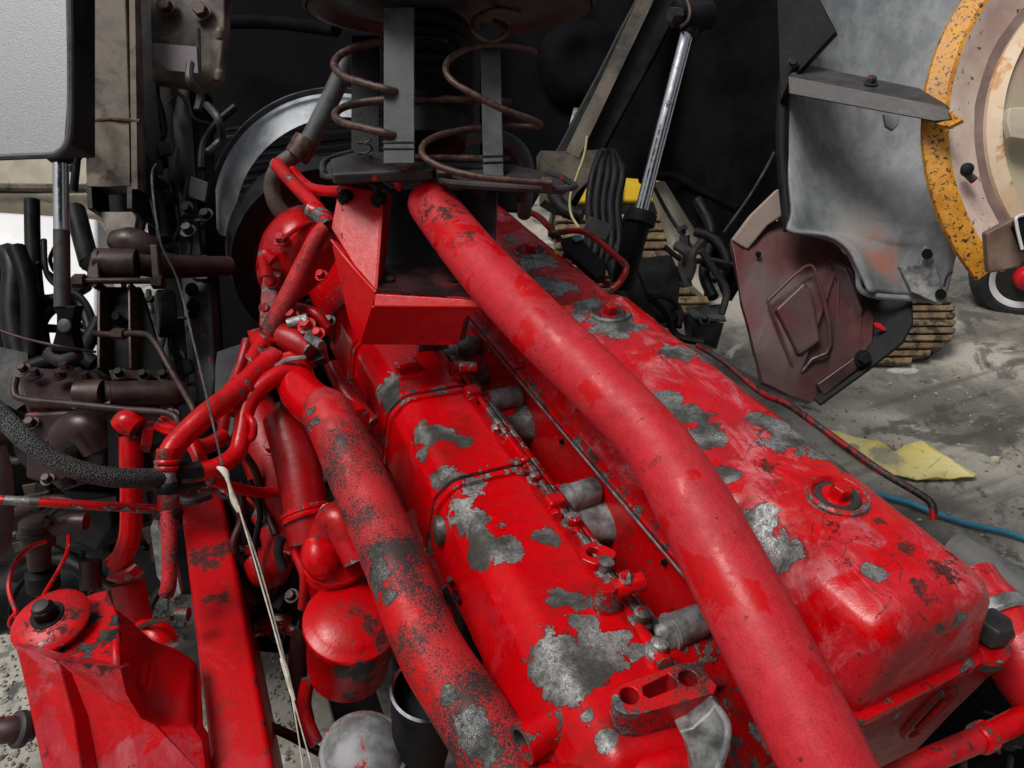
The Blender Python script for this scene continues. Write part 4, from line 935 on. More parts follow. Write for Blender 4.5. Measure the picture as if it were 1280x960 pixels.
va = thing('air_valve', 'small grimy air valve with two thin red hoses on top', 'valve', P(50, 710, 1.45))
ob('valve_body', lathe(P(46, 650, 1.45), P(50, 715, 1.48) - P(46, 650, 1.45), [(0, .026), (.004, .031), (.05, .03), (.055, .022), (.10, .02), (.105, .012)], n=24), M['brownpipe'], va)
ob('side_port', tp([(70, 660, 1.44), (90, 652, 1.43), (108, 652, 1.43)], 11, n=12), M['darkred'], va)
ob('hose', tp([(58, 676, 1.42), (38, 684, 1.40), (18, 705, 1.38), (11, 735, 1.36), (20, 765, 1.33)], 2.8, n=8), M['redpipe'], va)
ob('hose', tp([(86, 668, 1.42), (84, 690, 1.41), (72, 715, 1.40), (58, 738, 1.36), (50, 752, 1.33)], 2.8, n=8), M['redpipe'], va)
ob('hose_loop', tp([(22, 765, 1.32), (14, 772, 1.32), (12, 782, 1.32), (20, 786, 1.32), (24, 778, 1.32), (18, 768, 1.32)], 2.4, n=8), M['redpipe'], va)
ob('black_ring', ringlathe(P(60, 752, 1.62), -FW + UP * .5, [(0, .07), (.008, .076), (0, .082), (-.008, .076)], n=36), M['rubber'], gh_)

sp = thing('pivot_shaft', 'oily brown pivot shaft clamped on a black ribbed pedestal', 'shaft', P(160, 470, 1.78))
ob('sleeve', tp([(120, 330, 1.78), (172, 331, 1.80)], 20, n=24), M['brownpipe'], sp, bevel=.003)
ob('shaft', tp([(172, 330, 1.81, 15), (200, 331, 1.84, 17), (220, 333, 1.87, 15), (262, 333, 1.93, 13), (288, 333, 1.97, 12)], 14, n=20), M['brownpipe'], sp)
ob('end_boss', tp([(112, 322, 1.775), (122, 330, 1.78)], 16, n=14), M['dark'], sp)
ob('clamp_ear', slab([(113, 315, 1.75), (122, 312, 1.75), (124, 352, 1.74), (118, 362, 1.74), (106, 350, 1.74)], .02), M['brownpipe'], sp, bevel=.004)
ob('clamp_ear', slab([(186, 305, 1.79), (196, 305, 1.79), (200, 350, 1.78), (190, 358, 1.78)], .02), M['brownpipe'], sp, bevel=.004)
ob('clamp_bolt', tp([(100, 351, 1.735), (198, 351, 1.775)], 4, n=10), M['brownpipe'], sp)
for a in ((100, 351, 1.735), (198, 353, 1.775)):
    A = P(*a); ob('clamp_nut', tube([A - RT * .012, A + RT * .012], .016, n=6), M['brownpipe'], sp)
ob('collar', lumpy(tp([(140, 300, 1.82, 12), (160, 304, 1.82, 20), (185, 312, 1.83, 18), (196, 322, 1.85, 12)], 18, n=16), .004, 14), M['brownpipe'], sp)
ob('pedestal_plate', slab([(130, 358, 1.80), (176, 358, 1.82), (208, 466, 1.74), (132, 466, 1.72)], .03), M['black'], sp, bevel=.003)
for pts in ([(131, 358, 1.78), (131, 466, 1.70)], [(168, 358, 1.80), (170, 466, 1.72)]):
    ob('pedestal_rib', beam(P(*pts[0]), P(*pts[1]), .007, .05, up=FW), M['brownpipe'], sp, bevel=.002)
for (x, y) in ((148, 396), (150, 448), (186, 455)): ob('rib_bolt', hexbolt(P(x, y, 1.765), -FW, .011, .012), M['dark'], sp)
ob('rubber_bush', tp([(196, 392, 1.84), (218, 392, 1.86)], 30, n=20), M['rubber'], sp, bevel=.006)

tc_ = thing('tilt_cylinder', 'chrome piston rod with dark clevis at the left', 'cylinder', P(78, 470, 1.6))
ob('piston_rod', tp([(76, 205, 1.6), (77, 290, 1.6)], 9, n=22), M['chrome'], tc_)
ob('lower_rod', tp([(77, 288, 1.6), (78, 384, 1.6)], 9.5, n=20), M['channel'], tc_)
ob('gland_cap', lathe(P(75, 190, 1.6), P(76, 212, 1.6) - P(75, 190, 1.6), [(0, .024), (.004, .027), (.018, .024), (.024, .016)], n=24), M['rubber'], tc_)
ob('clevis', slab([(64, 382, 1.59), (95, 382, 1.59), (92, 394, 1.59), (90, 412, 1.59), (96, 440, 1.60), (62, 440, 1.60), (70, 412, 1.59), (70, 394, 1.59)], .035), M['black'], tc_, bevel=.004)
ob('clevis_pin', lathe(P(82, 407, 1.585), -FW, [(0, .014), (.006, .014), (.008, .010)], n=18), M['strap'], tc_)
ob('mount_fork', tp([(60, 440, 1.62), (80, 450, 1.62), (98, 440, 1.62)], 10, n=10), M['plate'], tc_)

sv = thing('silver_panel', 'speckled silver metal panel with rounded corner at the top left', 'panel', P(45, 195, 1.3))
q = [(x, y) for x, y in rpoly([(-80, -80), (83, -80), (86, 100), (80, 192), (20, 196), (-80, 198)], [0, 0, 0, 18, 0, 0], 6)]
ob('panel_face', slab([(x, y, 1.32) for x, y in q], .006), M['silver'], sv, bevel=.002)
ob('folded_edge', tp([(85, -80, 1.322), (88, 60, 1.322), (88, 130, 1.322), (86, 172, 1.322), (74, 190, 1.322), (50, 194.5, 1.322), (-80, 199, 1.322)], 4.2, n=8, k=4), M['strap'], sv)
ob('back_box', slab([(-70, -70, 1.34), (80, -70, 1.34), (80, 176, 1.34), (-70, 180, 1.34)], .10), M['dark'], sv)

sb = thing('cab_support_beam', 'rust stained beige steel box beam standing at the upper left', 'beam', P(148, 300, 1.9))
A, B = P(139, -60, 1.90), P(146, 152, 1.90)
ob('beam_tube', beam(A, B, .105, .08, up=FW), M['rust'], sb, bevel=.004)
A, B = P(146, 150, 1.90), P(147, 238, 1.90)
ob('lower_sleeve', lumpy(dense(beam(A, B, .104, .086, up=FW), 4), .003, 20), M['rust'], sb)
ob('weld_bead', tp([(117, 151, 1.86), (140, 149, 1.855), (175, 152, 1.86)], 3, n=8, rough=.4), M['rustwire'], sb)
ob('edge_flange', beam(P(168, -60, 1.87), P(172, 238, 1.87), .014, .03, up=FW), M['rust'], sb)
ob('foot_plate', slab([(124, 264, 1.88), (172, 264, 1.88), (166, 300, 1.86), (136, 296, 1.86)], .02), M['rust'], sb, bevel=.003)
ob('side_wall', beam(P(122, 236, 1.90), P(124, 268, 1.89), .012, .08, up=FW), M['dark'], sb)
ob('side_wall', beam(P(172, 236, 1.90), P(172, 268, 1.89), .012, .08, up=FW), M['dark'], sb)
ob('cavity_back', slab([(122, 236, 1.97), (174, 236, 1.97), (174, 268, 1.97), (122, 268, 1.97)], .01), M['dark'], sb)

rb = thing('rusty_bracket', 'rust blotched mounting bracket with mauve plate near the top left', 'bracket', P(235, 110, 2.0))
ob('bracket_body', lumpy(dense(slab([(186, -40, 2.0), (284, -40, 2.0), (280, 40, 2.0), (274, 96, 2.0), (262, 102, 2.0), (245, 108, 2.0), (188, 100, 2.0)], .05), 3), .006, 9), M['rust'], rb, bevel=.006)
ob('mauve_plate', slab([(189, 53, 1.95), (246, 58, 1.95), (248, 92, 1.95), (208, 88, 1.95), (190, 72, 1.95)], .012), M['purple'], rb, bevel=.002)
ob('stud', tp([(248, 36, 1.96), (249, 90, 1.96)], 2.6, n=8), M['plate'], rb)
for (x, y) in ((208, 8), (252, 14)): ob('rusty_nut', hexbolt(P(x, y, 1.985), -FW, .018, .016), M['rustwire'], rb)
for (x, y) in ((274, 92), (275, 40)): ob('drip_lug', lumpy(tp([(x, y - 6, 1.97, 3), (x, y, 1.97, 6), (x - 1, y + 9, 1.97, 4)], 5, n=10), .002, 30), M['rust'], rb)

# radiator, shroud and fan ring
ra = thing('radiator', 'radiator with dark fins inside a scratched silver shroud ring', 'radiator', PY(420, 400, 2.45))
yR = 2.30
cS = PY(425, 272, yR); rS = (cS - PY(262, 272, yR)).length * .985
cS_ = Vector(cS)
def arc_ring(c, y0, y1, r0, r1, a0, a1, n=40):
    rg = []
    for i in range(n + 1):
        a = a0 + (a1 - a0) * i / n
        rg.append([Vector((c.x + r * cos(a), y, c.z + r * sin(a))) for r, y in ((r0, y0), (r1, y0 + .015), (r1, y1), (r0, y1))])
    return loft(rg)
def cone_ring(c, y0, y1, r0, r1, a0, a1, n=48):
    rg = []
    for i in range(n + 1):
        a = a0 + (a1 - a0) * i / n
        rg.append([Vector((c.x + r * cos(a), y, c.z + r * sin(a))) for r, y in ((r0, y0), ((r0 * .55 + r1 * .45), y0 * .62 + y1 * .38 - .012), (r1, y1), (r1, y1 + .012), (r0, y0 + .012))])
    return loft(rg)
ob('shroud_ring', cone_ring(cS, yR + .04, yR - .06, rS, rS * .845, pi * 1.0, pi * .40), M['shroud'], ra)
ob('shroud_lip', arc_ring(cS, yR - .006, yR + .003, rS * 1.03, rS * .985, pi * 1.0, pi * .40), M['strap'], ra)
ob('shroud_plate', slab([(225, -40, 2.75), (600, -40, 2.75), (600, 260, 2.75), (470, 420, 2.75), (225, 470, 2.75)], .02), M['cab'], ra)
for i in range(34):
    y_ = 150 + i * 9.0
    A, B = PY(280, 150, 2.50), PY(560, 150, 2.50); z_ = PY(400, y_, 2.50).z
    ob('cooling_fin', beam(Vector((A.x, 2.50, z_)), Vector((B.x, 2.50, z_)), .004, .03, up=Vector((0, 1, 0))), M['channel'] if i % 3 else M['dark'], ra)
ob('dark_block', slab([(258, 278, 2.25), (290, 278, 2.27), (290, 320, 2.27), (258, 318, 2.25)], .05), M['dark'], ra)
fan = thing('fan_ring', 'dark brown rubber ring behind the red water elbow', 'ring', PY(395, 450, 2.02))
cF = PY(410, 322, 2.02); rF = (cF - PY(286, 322, 2.02)).length
ob('outer_ring', arc_ring(cF, 1.98, 2.10, rF, rF * .80, 0, 2 * pi, 56), M['rubber'], fan)
ob('inner_ring', arc_ring(cF, 2.00, 2.08, rF * .79, rF * .70, 0, 2 * pi, 56), M['darkred'], fan)
for k in range(7):
    a = k * 2 * pi / 7 + .3
    u = Vector((cos(a), 0, sin(a))); t = Vector((-sin(a), .8, cos(a)))
    ob('fan_blade', prism([cF + u * rF * .2 - t * .03, cF + u * rF * .2 + t * .03, cF + u * rF * .66 + t * .055, cF + u * rF * .66 - t * .055], Vector((0, .008, 0))), M['dark'], fan)
ob('fan_hub', lathe(cF, Vector((0, -1, 0)), [(-.03, rF * .25), (.03, rF * .25), (.04, rF * .1)], n=24), M['dark'], fan)
fs = thing('frame_post', 'dark oily upright frame post with bolted plates beside the radiator', 'post', P(240, 480, 2.05))
ob('post_face', slab([(212, 105, 2.10), (238, 105, 2.10), (250, 300, 2.04), (262, 480, 1.95), (236, 480, 1.95), (222, 300, 2.04)], .06), M['channel'], fs, bevel=.004)
ob('post_flange', slab([(240, 105, 2.08), (252, 105, 2.08), (258, 300, 2.02), (268, 480, 1.93), (262, 480, 1.93), (250, 300, 2.02)], .08), M['black'], fs, bevel=.003)
ob('inner_plate', slab([(186, 110, 2.16), (212, 105, 2.16), (222, 300, 2.1), (236, 480, 2.0), (214, 480, 2.0), (196, 260, 2.1)], .03), M['black'], fs)
ob('lower_boot', slab([(232, 352, 1.95), (262, 352, 1.95), (270, 470, 1.88), (262, 520, 1.85), (244, 500, 1.87)], .05), M['plate'], fs, bevel=.008)
for (x, y) in ((240, 362), (242, 382), (244, 392), (234, 260)): ob('plate_bolt', hexbolt(P(x, y, 1.93), -FW, .012, .014), M['dark'], fs)
ob('bright_corner', slab([(222, 452, 1.90), (236, 448, 1.90), (240, 462, 1.89), (226, 470, 1.89)], .02), M['strap'], fs)
ob('grey_shield', lumpy(dense(slab([(272, 440, 1.80), (300, 430, 1.82), (308, 470, 1.76), (300, 520, 1.70), (285, 552, 1.66), (272, 540, 1.67), (268, 500, 1.72)], .02), 2), .004, 10), M['rubberg'], fs)

# crowded small parts on the left: bolts, clips, brackets and lines on the housing and around the shaft
for (x, y, d, r, m) in ((40, 530, 1.57, .011, 'darkred'), (60, 600, 1.56, .010, 'brownpipe'), (126, 525, 1.55, .010, 'darkred'), (120, 590, 1.55, .011, 'darkred'), (205, 470, 1.64, .010, 'dark'), (150, 468, 1.61, .010, 'dark'), (180, 470, 1.63, .010, 'dark'), (215, 520, 1.55, .011, 'grimered'), (30, 462, 1.60, .010, 'brownpipe'), (96, 505, 1.55, .009, 'brownpipe')):
    ob('hex_bolt', hexbolt(P(x, y, d), (-FW + UP * .7), r, r * 1.2), M[m], gh_, bevel=.0008)
ob('casting_rib', tp([(34, 560, 1.565), (60, 552, 1.56), (84, 530, 1.555), (100, 514, 1.55)], 4, n=8), M['darkred'], gh_)
ob('casting_rib', tp([(86, 525, 1.55), (88, 560, 1.545), (84, 590, 1.55)], 4, n=8), M['darkred'], gh_)
ob('oil_fitting', tp([(200, 530, 1.50), (212, 536, 1.49), (226, 538, 1.47)], 10, n=8), M['redpipe'], gh_)
ob('oil_fitting', tp([(196, 560, 1.52), (206, 580, 1.50), (208, 596, 1.48)], 9, n=10), M['grimered'], gh_)
ob('red_line', tp([(205, 522, 1.50), (222, 530, 1.46), (236, 545, 1.42), (240, 562, 1.40)], 5, n=8), M['redpipe'], gh_)
ob('cross_pipe', tp([(20, 640, 1.7), (60, 625, 1.68), (110, 628, 1.66), (150, 622, 1.64)], 7, n=10), M['darkred'], gh_)
ob('rear_box', lumpy(dense(slab([(76, 612, 1.66), (138, 616, 1.64), (140, 660, 1.64), (120, 690, 1.66), (80, 676, 1.68)], .08), 2), .006, 14), M['dark'], gh_, bevel=.008)
ob('bottle_base', lathe(P(52, 712, 1.48), P(56, 745, 1.5) - P(52, 712, 1.48), [(0, .018), (.006, .03), (.04, .03), (.05, .02)], n=20), M['dark'], va)
ob('valve_bolt', hexbolt(P(62, 652, 1.425), -FW, .009, .012), M['brownpipe'], va)
ob('valve_clamp', lathe(P(46, 662, 1.455), P(47, 670, 1.458) - P(46, 662, 1.455), [(0, .031), (.002, .034), (.010, .034), (.012, .031)], n=24), M['plate'], va)
for pts, r, m in (([(236, 220, 2.0), (230, 260, 1.98), (238, 300, 1.96), (232, 340, 1.95)], 3, 'rubber'), ([(196, 120, 2.04), (206, 160, 2.03), (196, 200, 2.02), (200, 240, 2.0)], 3.5, 'rubber'), ([(210, 130, 2.05), (222, 118, 2.05), (232, 128, 2.05)], 2, 'strap'), ([(226, 400, 1.9), (218, 430, 1.88), (226, 470, 1.86), (222, 505, 1.84)], 5, 'rubber')):
    ob('clip_line', tp(pts, r, n=8), M[m], fs)
ob('latch_block', lumpy(dense(slab([(196, 212, 2.0), (212, 210, 2.0), (214, 240, 1.98), (206, 252, 1.98), (196, 245, 2.0)], .04), 2), .004, 20), M['plate'], fs, bevel=.004)
for i in range(7):
    y = 318 + i * 24; ob('post_rib', slab([(238 + i * 1.6, y, 1.985 - i * .012), (258 + i * 1.4, y, 1.975 - i * .012), (258 + i * 1.4, y + 7, 1.97 - i * .012), (238 + i * 1.6, y + 7, 1.98 - i * .012)], .02), M['plate'], fs, bevel=.003)
# ------------------------------------------------------------------ tilted cab: black underside, arm
cab = thing('tilted_cab', 'black underside of the tilted forward truck cab filling the upper background', 'cab', P(600, 300, 2.9))
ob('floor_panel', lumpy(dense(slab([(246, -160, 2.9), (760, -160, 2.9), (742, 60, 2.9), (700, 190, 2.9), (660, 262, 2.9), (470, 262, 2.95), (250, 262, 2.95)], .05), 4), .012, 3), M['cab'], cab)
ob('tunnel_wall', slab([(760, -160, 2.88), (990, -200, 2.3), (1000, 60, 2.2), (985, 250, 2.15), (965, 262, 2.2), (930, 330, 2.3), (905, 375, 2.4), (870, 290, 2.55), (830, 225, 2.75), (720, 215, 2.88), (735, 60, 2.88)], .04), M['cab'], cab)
ob('side_step', tp([(800, 225, 2.68), (840, 220, 2.6), (880, 240, 2.5), (925, 262, 2.33)], 5, n=8), M['cab'], cab)
bs = P(728, 76, 2.84)
ob('pressed_boss', lathe(bs + FW * .02, -FW, [(0, .17), (.03, .15), (.05, .12), (.058, .07), (.05, .05), (.045, .01)], n=36), M['cab'], cab)
A, B = P(846, -40, 2.45), P(694, 252, 2.50)
ob('frame_arm', lumpy(dense(beam(A, B, .14, .10, up=FW), 5), .006, 7), M['dark'], cab, bevel=.008)
ob('arm_face', lumpy(dense(beam(P(822, -30, 2.38), P(715, 195, 2.42), .045, .03, up=FW), 4), .005, 9), metal('dirty_beige_arm', (.03, .026, .02), (.19, .16, .12), 9, .6, .1), cab)
ob('arm_foot', lumpy(dense(slab([(676, 188, 2.40), (745, 190, 2.42), (742, 220, 2.42), (705, 262, 2.40), (680, 250, 2.38)], .06), 3), .01, 10), metal('grimy_arm_foot', (.025, .02, .015), (.16, .13, .10), 9, .6, .1), cab)
ob('upper_bar', tp([(255, 28, 2.6), (340, 28, 2.5), (420, 38, 2.3)], 8, n=12), M['cab'], cab)
ob('side_lip', slab([(968, -80, 1.84), (1002, -80, 1.80), (1020, -10, 1.80), (1046, 40, 1.78), (986, 104, 1.80), (975, 130, 1.84), (972, 60, 1.84)], .02), M['black'], cab, bevel=.004)
ob('edge_rubber', tp([(982, 92, 1.86), (978, 150, 1.86), (979, 210, 1.86), (987, 288, 1.85)], 8, n=10), M['rubber'], cab)
ob('trim_bolt', hexbolt(P(990, 78, 1.805), -FW, .010, .008), M['plate'], cab)
ob('lock_cable', tp([(968, 190, 2.1), (955, 215, 2.12), (935, 248, 2.15), (905, 290, 2.2)], 1.6, n=6), M['strap'], cab)

# ------------------------------------------------------------------ grey mudguard
mg = thing('mudguard', 'curved dusty grey mudguard panel with rust tinted lower end', 'mudguard', P(1090, 370, 1.8))
Lx = [(985, -90), (985, 0), (985, 38), (985, 75), (984, 105), (984, 150), (984, 215), (988, 265), (985, 290), (1032, 296), (1058, 312), (1072, 338), (1085, 366)]
Rx = [(1230, -90), (1226, 0), (1222, 38), (1218, 75), (1214, 105), (1212, 150), (1212, 215), (1206, 270), (1200, 300), (1196, 318), (1192, 334), (1188, 352), (1182, 374)]
rg = []
for (a, b_) in zip(catmull([(*p, 0) for p in Lx], 4), catmull([(*p, 0) for p in Rx], 4)):
    row = []
    for j in range(13):
        t = j / 12; x = a[0] + (b_[0] - a[0]) * t; y = a[1] + (b_[1] - a[1]) * t
        d = 1.88 - .02 * t + .07 * sin(pi * (t ** .8)) - .07 * max(0, (y - 180) / 190) + (.0 if t > .12 or y < 60 else -.02 * (1 - t / .12))
        row.append(P(x, y, d))
    rg.append(row)
b = loft(rg, caps=False, closed=False)
def mudm():
    s = N('dusty_grey_mudguard')
    a = s.noise(3.5, 8, .7, .3); f = s.noise(120, 4, .6); st_ = s.noise(9, 8, .7, .2, vec=s.scale(s.pos, (3, 3, .5)))
    a = s.math('MULTIPLY_ADD', s.math('SUBTRACT', st_, .5), .8, a)
    col = s.mix(s.step(a, .3, .7), (.14, .155, .165), (.27, .29, .30))
    bl = s.blobs([(P(1078, 300, 1.87), .15)]); nb = s.noise(7, 6, .6, .4, off=2)
    col = s.mix(s.step(s.math('MULTIPLY_ADD', nb, .8, bl), .55, 1.15, 0, .7), col, (.37, .34, .32))
    rb_ = s.blobs([(P(1112, 318, 1.84), .07), (P(1098, 290, 1.86), .045), (P(1122, 340, 1.83), .05)])
    col = s.mix(s.step(s.math('MULTIPLY_ADD', s.noise(11, 8, .65, .6), 1.6, rb_), .75, 1.45, 0, .9), col, (.46, .16, .10))
    col = s.mix(s.math('MULTIPLY', s.step(s.noise(40, 6, .7), .62, .68), .35), col, (.08, .075, .07))
    s.bump(s.math('MULTIPLY_ADD', f, .4, a), .25, .004)
    return s.fin(col, .55)
mat_mud = mudm()
o = ob('panel', b, mat_mud, mg); md = o.modifiers.new('solid', 'SOLIDIFY'); md.thickness = .008
ob('rolled_edge', tp([(988, 288, 1.865), (1032, 296, 1.855), (1058, 312, 1.85), (1072, 338, 1.845), (1085, 368, 1.83), (1182, 374, 1.80)], 4, n=8), mat_mud, mg)
A, B = P(986, 86, 1.85), P(1178, 128, 1.74)
ch = ob('stiffener_top', slab([(1000, 79, 1.885), (1150, 110, 1.66), (1186, 132, 1.58), (1182, 134, 1.575), (985, 96, 1.78)], .006), M['channel'], mg, bevel=.002)
ob('stiffener_face', slab([(985, 95, 1.78), (1182, 133, 1.575), (1198, 149, 1.575), (1168, 151, 1.58), (986, 117, 1.78)], .006), M['channel'], mg, bevel=.002)
ob('stiffener_bolt', hexbolt(P(1088, 104, 1.71), UP - FW, .011, .012), M['plate'], mg)
ob('hook_tab', slab([(1105, 141, 1.79), (1125, 144, 1.79), (1124, 156, 1.79), (1117, 163, 1.79), (1108, 158, 1.79)], .012), mat_mud, mg, bevel=.003)
bk = ob('corner_bracket', lumpy(dense(slab([(1124, 332, 1.79), (1150, 330, 1.79), (1156, 306, 1.79), (1166, 312, 1.79), (1176, 350, 1.78), (1183, 372, 1.775), (1176, 380, 1.775), (1140, 364, 1.785)], .015), 3), .004, 14), M['grey'], mg, bevel=.003)
for x, y in ((1158, 318), (1175, 368)): ob('bracket_hole', lathe(P(x, y, 1.770), FW, [(-.003, .013), (.004, .010), (.004, .002)], n=16), M['dark'], bk)
ob('tie_wire', tp([(1180, 358, 1.76), (1184, 345, 1.74), (1190, 340, 1.72)], 1.8, n=6), M['strap'], mg)

ob('gap_shade_sheet', slab([(975, 262, 2.06), (1000, 285, 2.05), (1040, 300, 2.04), (1078, 340, 2.02), (1110, 372, 2.0), (1120, 400, 2.0), (1060, 400, 2.03), (960, 330, 2.07)], .01), M['black'], mg)  # black sheet standing in for the shadow under the mudguard
# ------------------------------------------------------------------ round dusty pink housing with orange rim
rh = thing('wheel_arch', 'dusty pink curved arch with flaking orange rim at the right edge', 'wheel arch', P(1230, 340, 1.62))
d0 = 1.64; cA = P(1446, 162, d0); px2m = d0 / F
def arch(r0, r1, t0, t1, a0=radians(142), a1=radians(250), n=60, nr=3):
    """sector of a cone about the view-facing axis; t = offset towards the viewer"""
    rg = []
    for i in range(n + 1):
        a = a0 + (a1 - a0) * i / n
        row = []
        for k in range(nr + 1):
            q = k / nr; r = (r0 + (r1 - r0) * q) * px2m; t = t0 + (t1 - t0) * q
            row.append(cA + (RT * cos(a) + UP * sin(a)) * r - FW * t)
        for k in range(nr, -1, -1):
            q = k / nr; r = (r0 + (r1 - r0) * q) * px2m; t = t0 + (t1 - t0) * q
            row.append(cA + (RT * cos(a) + UP * sin(a)) * r - FW * (t - .012))
        rg.append(row)
    return loft(rg)
# UP sin(a): positive is up; the arch runs from lower left to upper left
a_lo, a_hi = radians(180 + 40), radians(60)
ob('orange_rim', lumpy(arch(292, 272, .0, .02, a_lo, a_hi), .0015, 20), M['orange'], rh)
ob('rim_edge', lumpy(arch(272, 267, .02, .021, a_lo, a_hi), .001, 20), M['orange'], rh)
ob('dusty_face', lumpy(arch(267, 225, .0205, -.01, radians(180 + 42), a_hi, nr=8), .0015, 12), M['pink'], rh)
ob('shadow_groove', arch(226, 211, -.010, -.012, radians(180 + 44), a_hi), metal('brown_grey_groove', (.16, .11, .10), (.28, .2, .18), 14, .6, 0), rh)
ob('cream_lip', arch(213, 200, .0, .02, radians(180 + 48), a_hi), metal('cream_orange_lip', (.62, .45, .28), (.72, .6, .45), 12, .5, 0, c2=(.55, .25, .06), c2t=.6, c2s=12), rh)
ob('inner_disc', lumpy(arch(201, 0, .012, -.03, radians(180 + 50), a_hi, nr=10), .002, 9), metal('dusty_salmon_disc', (.45, .25, .21), (.6, .42, .34), 5, .6, 0, c2=(.5, .44, .3), c2t=.52, c2s=4, c2soft=.08), rh)
ob('notch_plate', slab([(1184, 136, 1.57), (1204, 149, 1.55), (1186, 158, 1.56), (1158, 152, 1.60), (1190, 150, 1.572)], .01), M['orange'], rh, bevel=.002)
ob('rubber_stop', lathe(P(1208, 214, 1.60), -FW - RT * .5, [(0, .012), (.02, .013), (.024, .008)], n=16), M['rubber'], rh)
ob('stop_stem', tp([(1208, 216, 1.61), (1218, 226, 1.61)], 5, n=10), M['red'], rh)
ob('corner_block', slab([(1232, 292, 1.54), (1270, 272, 1.52), (1300, 300, 1.52), (1275, 334, 1.54), (1236, 342, 1.56)], .03), metal('brown_grimy_block', (.10, .06, .04), (.3, .2, .15), 8, .6, 0), rh, bevel=.004)
ob('lamp_glass', slab([(1274, 272, 1.49), (1310, 262, 1.49), (1310, 320, 1.49), (1282, 312, 1.49), (1270, 282, 1.49)], .02), M['dark'], rh, bevel=.003)
ob('lamp_trim', tp([(1310, 262, 1.485), (1274, 270, 1.485), (1271, 282, 1.485), (1278, 312, 1.485)], 2, n=8), M['white'], rh)
ob('white_block', slab([(1262, 134, 1.58), (1300, 132, 1.58), (1300, 178, 1.58), (1264, 172, 1.58), (1259, 150, 1.58)], .02), M['cream'], rh, bevel=.004)

# ------------------------------------------------------------------ step panel
sp_ = thing('step_panel', 'dusty maroon step panel with black rubber flap hanging below the mudguard', 'step panel', P(1010, 500, 1.9))
def bulge(bm, amp=.045, c=None, R=.26):
    c = c or P(1000, 400, 1.9)
    for v in bm.verts:
        q = v.co - c; q -= FW * q.dot(FW); v.co -= FW * amp * max(-.6, 1 - (q.length / R) ** 2)
    return bm
face = [(914, 300, 1.96), (932, 286, 1.97), (962, 272, 1.97), (1000, 285, 1.96), (1045, 310, 1.93), (1072, 345, 1.91), (1086, 372, 1.90), (1084, 428, 1.88), (1066, 452, 1.88), (1030, 490, 1.88), (1010, 503, 1.88), (985, 494, 1.89), (950, 478, 1.90), (938, 440, 1.92), (922, 380, 1.94)]
b = slab(face, .03); bmesh.ops.triangulate(b, faces=[f for f in b.faces if len(f.verts) > 4])
for _ in range(3): bmesh.ops.subdivide_edges(b, edges=b.edges[:], cuts=1)
ob('panel_face', bulge(lumpy(b, .004, 6)), M['step'], sp_, bevel=.006)
ob('upper_arm', slab([(938, 268, 1.94), (972, 235, 1.93), (982, 240, 1.93), (984, 266, 1.93), (960, 282, 1.94), (935, 312, 1.94), (914, 300, 1.95)], .03), metal('dusty_beige_edge', (.22, .17, .14), (.36, .28, .24), 6, .6, 0), sp_, bevel=.006)
emb = [(953, 378), (1000, 336), (1014, 350), (1030, 432), (1008, 450), (990, 466), (968, 420), (953, 378)]
ob('embossed_line', bulge(tube([P(x, y, 1.916 - .0003 * (x - 950)) for x, y in emb], .0045, n=8, k=3)), M['step'], sp_)
ob('raised_pad', bulge(slab([(962, 388, 1.908), (998, 354, 1.904), (1007, 364, 1.902), (1018, 428, 1.890), (992, 446, 1.893)], .04)), M['step'], sp_, bevel=.008)
ob('side_wall', slab([(1034, 322, 1.90), (1060, 335, 1.87), (1078, 388, 1.855), (1070, 410, 1.86), (1052, 380, 1.89)], .03), M['darkred'], sp_, bevel=.008)
fl = ob('rubber_flap', slab([(1078, 366, 1.87), (1140, 372, 1.83), (1141, 404, 1.82), (1128, 428, 1.81), (1085, 462, 1.81), (1024, 506, 1.82), (1016, 498, 1.84), (1070, 450, 1.86), (1086, 420, 1.87)], .012), M['rubber'], sp_, bevel=.004)
ob('paint_splash', slab([(1092, 403, 1.832), (1100, 404, 1.832), (1108, 411, 1.83), (1104, 413, 1.83), (1094, 408, 1.832)], .006), M['brightred'], fl)
ob('lower_bar', slab([(1020, 480, 1.84), (1076, 440, 1.82), (1086, 446, 1.82), (1078, 458, 1.82), (1030, 496, 1.83)], .02), M['darkred'], sp_, bevel=.005)
ob('bar_bolt', hexbolt(P(1078, 448, 1.81), -FW, .014, .012), M['dark'], sp_)
ob('mount_screw', lathe(P(948, 318, 1.925), -FW, [(0, .008), (.006, .006)], n=12), M['dark'], sp_)

# ------------------------------------------------------------------ tilt strut on the right
ts = thing('tilt_strut', 'long chrome tilt strut leaning right above the engine', 'strut', P(785, 330, 2.1))
ob('chrome_rod', tp([(859, 40, 1.95), (828, 160, 1.98), (797, 282, 2.02)], 8.5, n=22), M['chrome'], ts)
ob('rod_end', tp([(866, 26, 1.95), (859, 44, 1.95)], 11, n=16), M['dark'], ts)
ob('barrel', tp([(800, 272, 2.02), (788, 315, 2.03), (776, 362, 2.05)], 15, n=20), M['black'], ts)
ob('barrel_cap', tp([(803, 266, 2.02), (799, 280, 2.02)], 19, n=20), M['rubber'], ts)
ob('pivot_block', tp([(842, 18, 1.93), (888, 20, 1.95)], 16, n=16), M['dark'], ts)
ob('pivot_bolt', tp([(838, 18, 1.90), (850, 18, 1.91)], 9, n=6), M['plate'], ts)
ob('clevis_lug', slab([(846, -30, 1.96), (894, -30, 1.96), (892, 22, 1.95), (880, 34, 1.95), (852, 34, 1.95)], .03), M['dark'], ts, bevel=.004)
ob('lock_wire', tp([(856, -6, 1.92), (862, 12, 1.90), (860, 26, 1.90), (850, 34, 1.91)], 2.5, n=8), M['brownpipe'], ts)

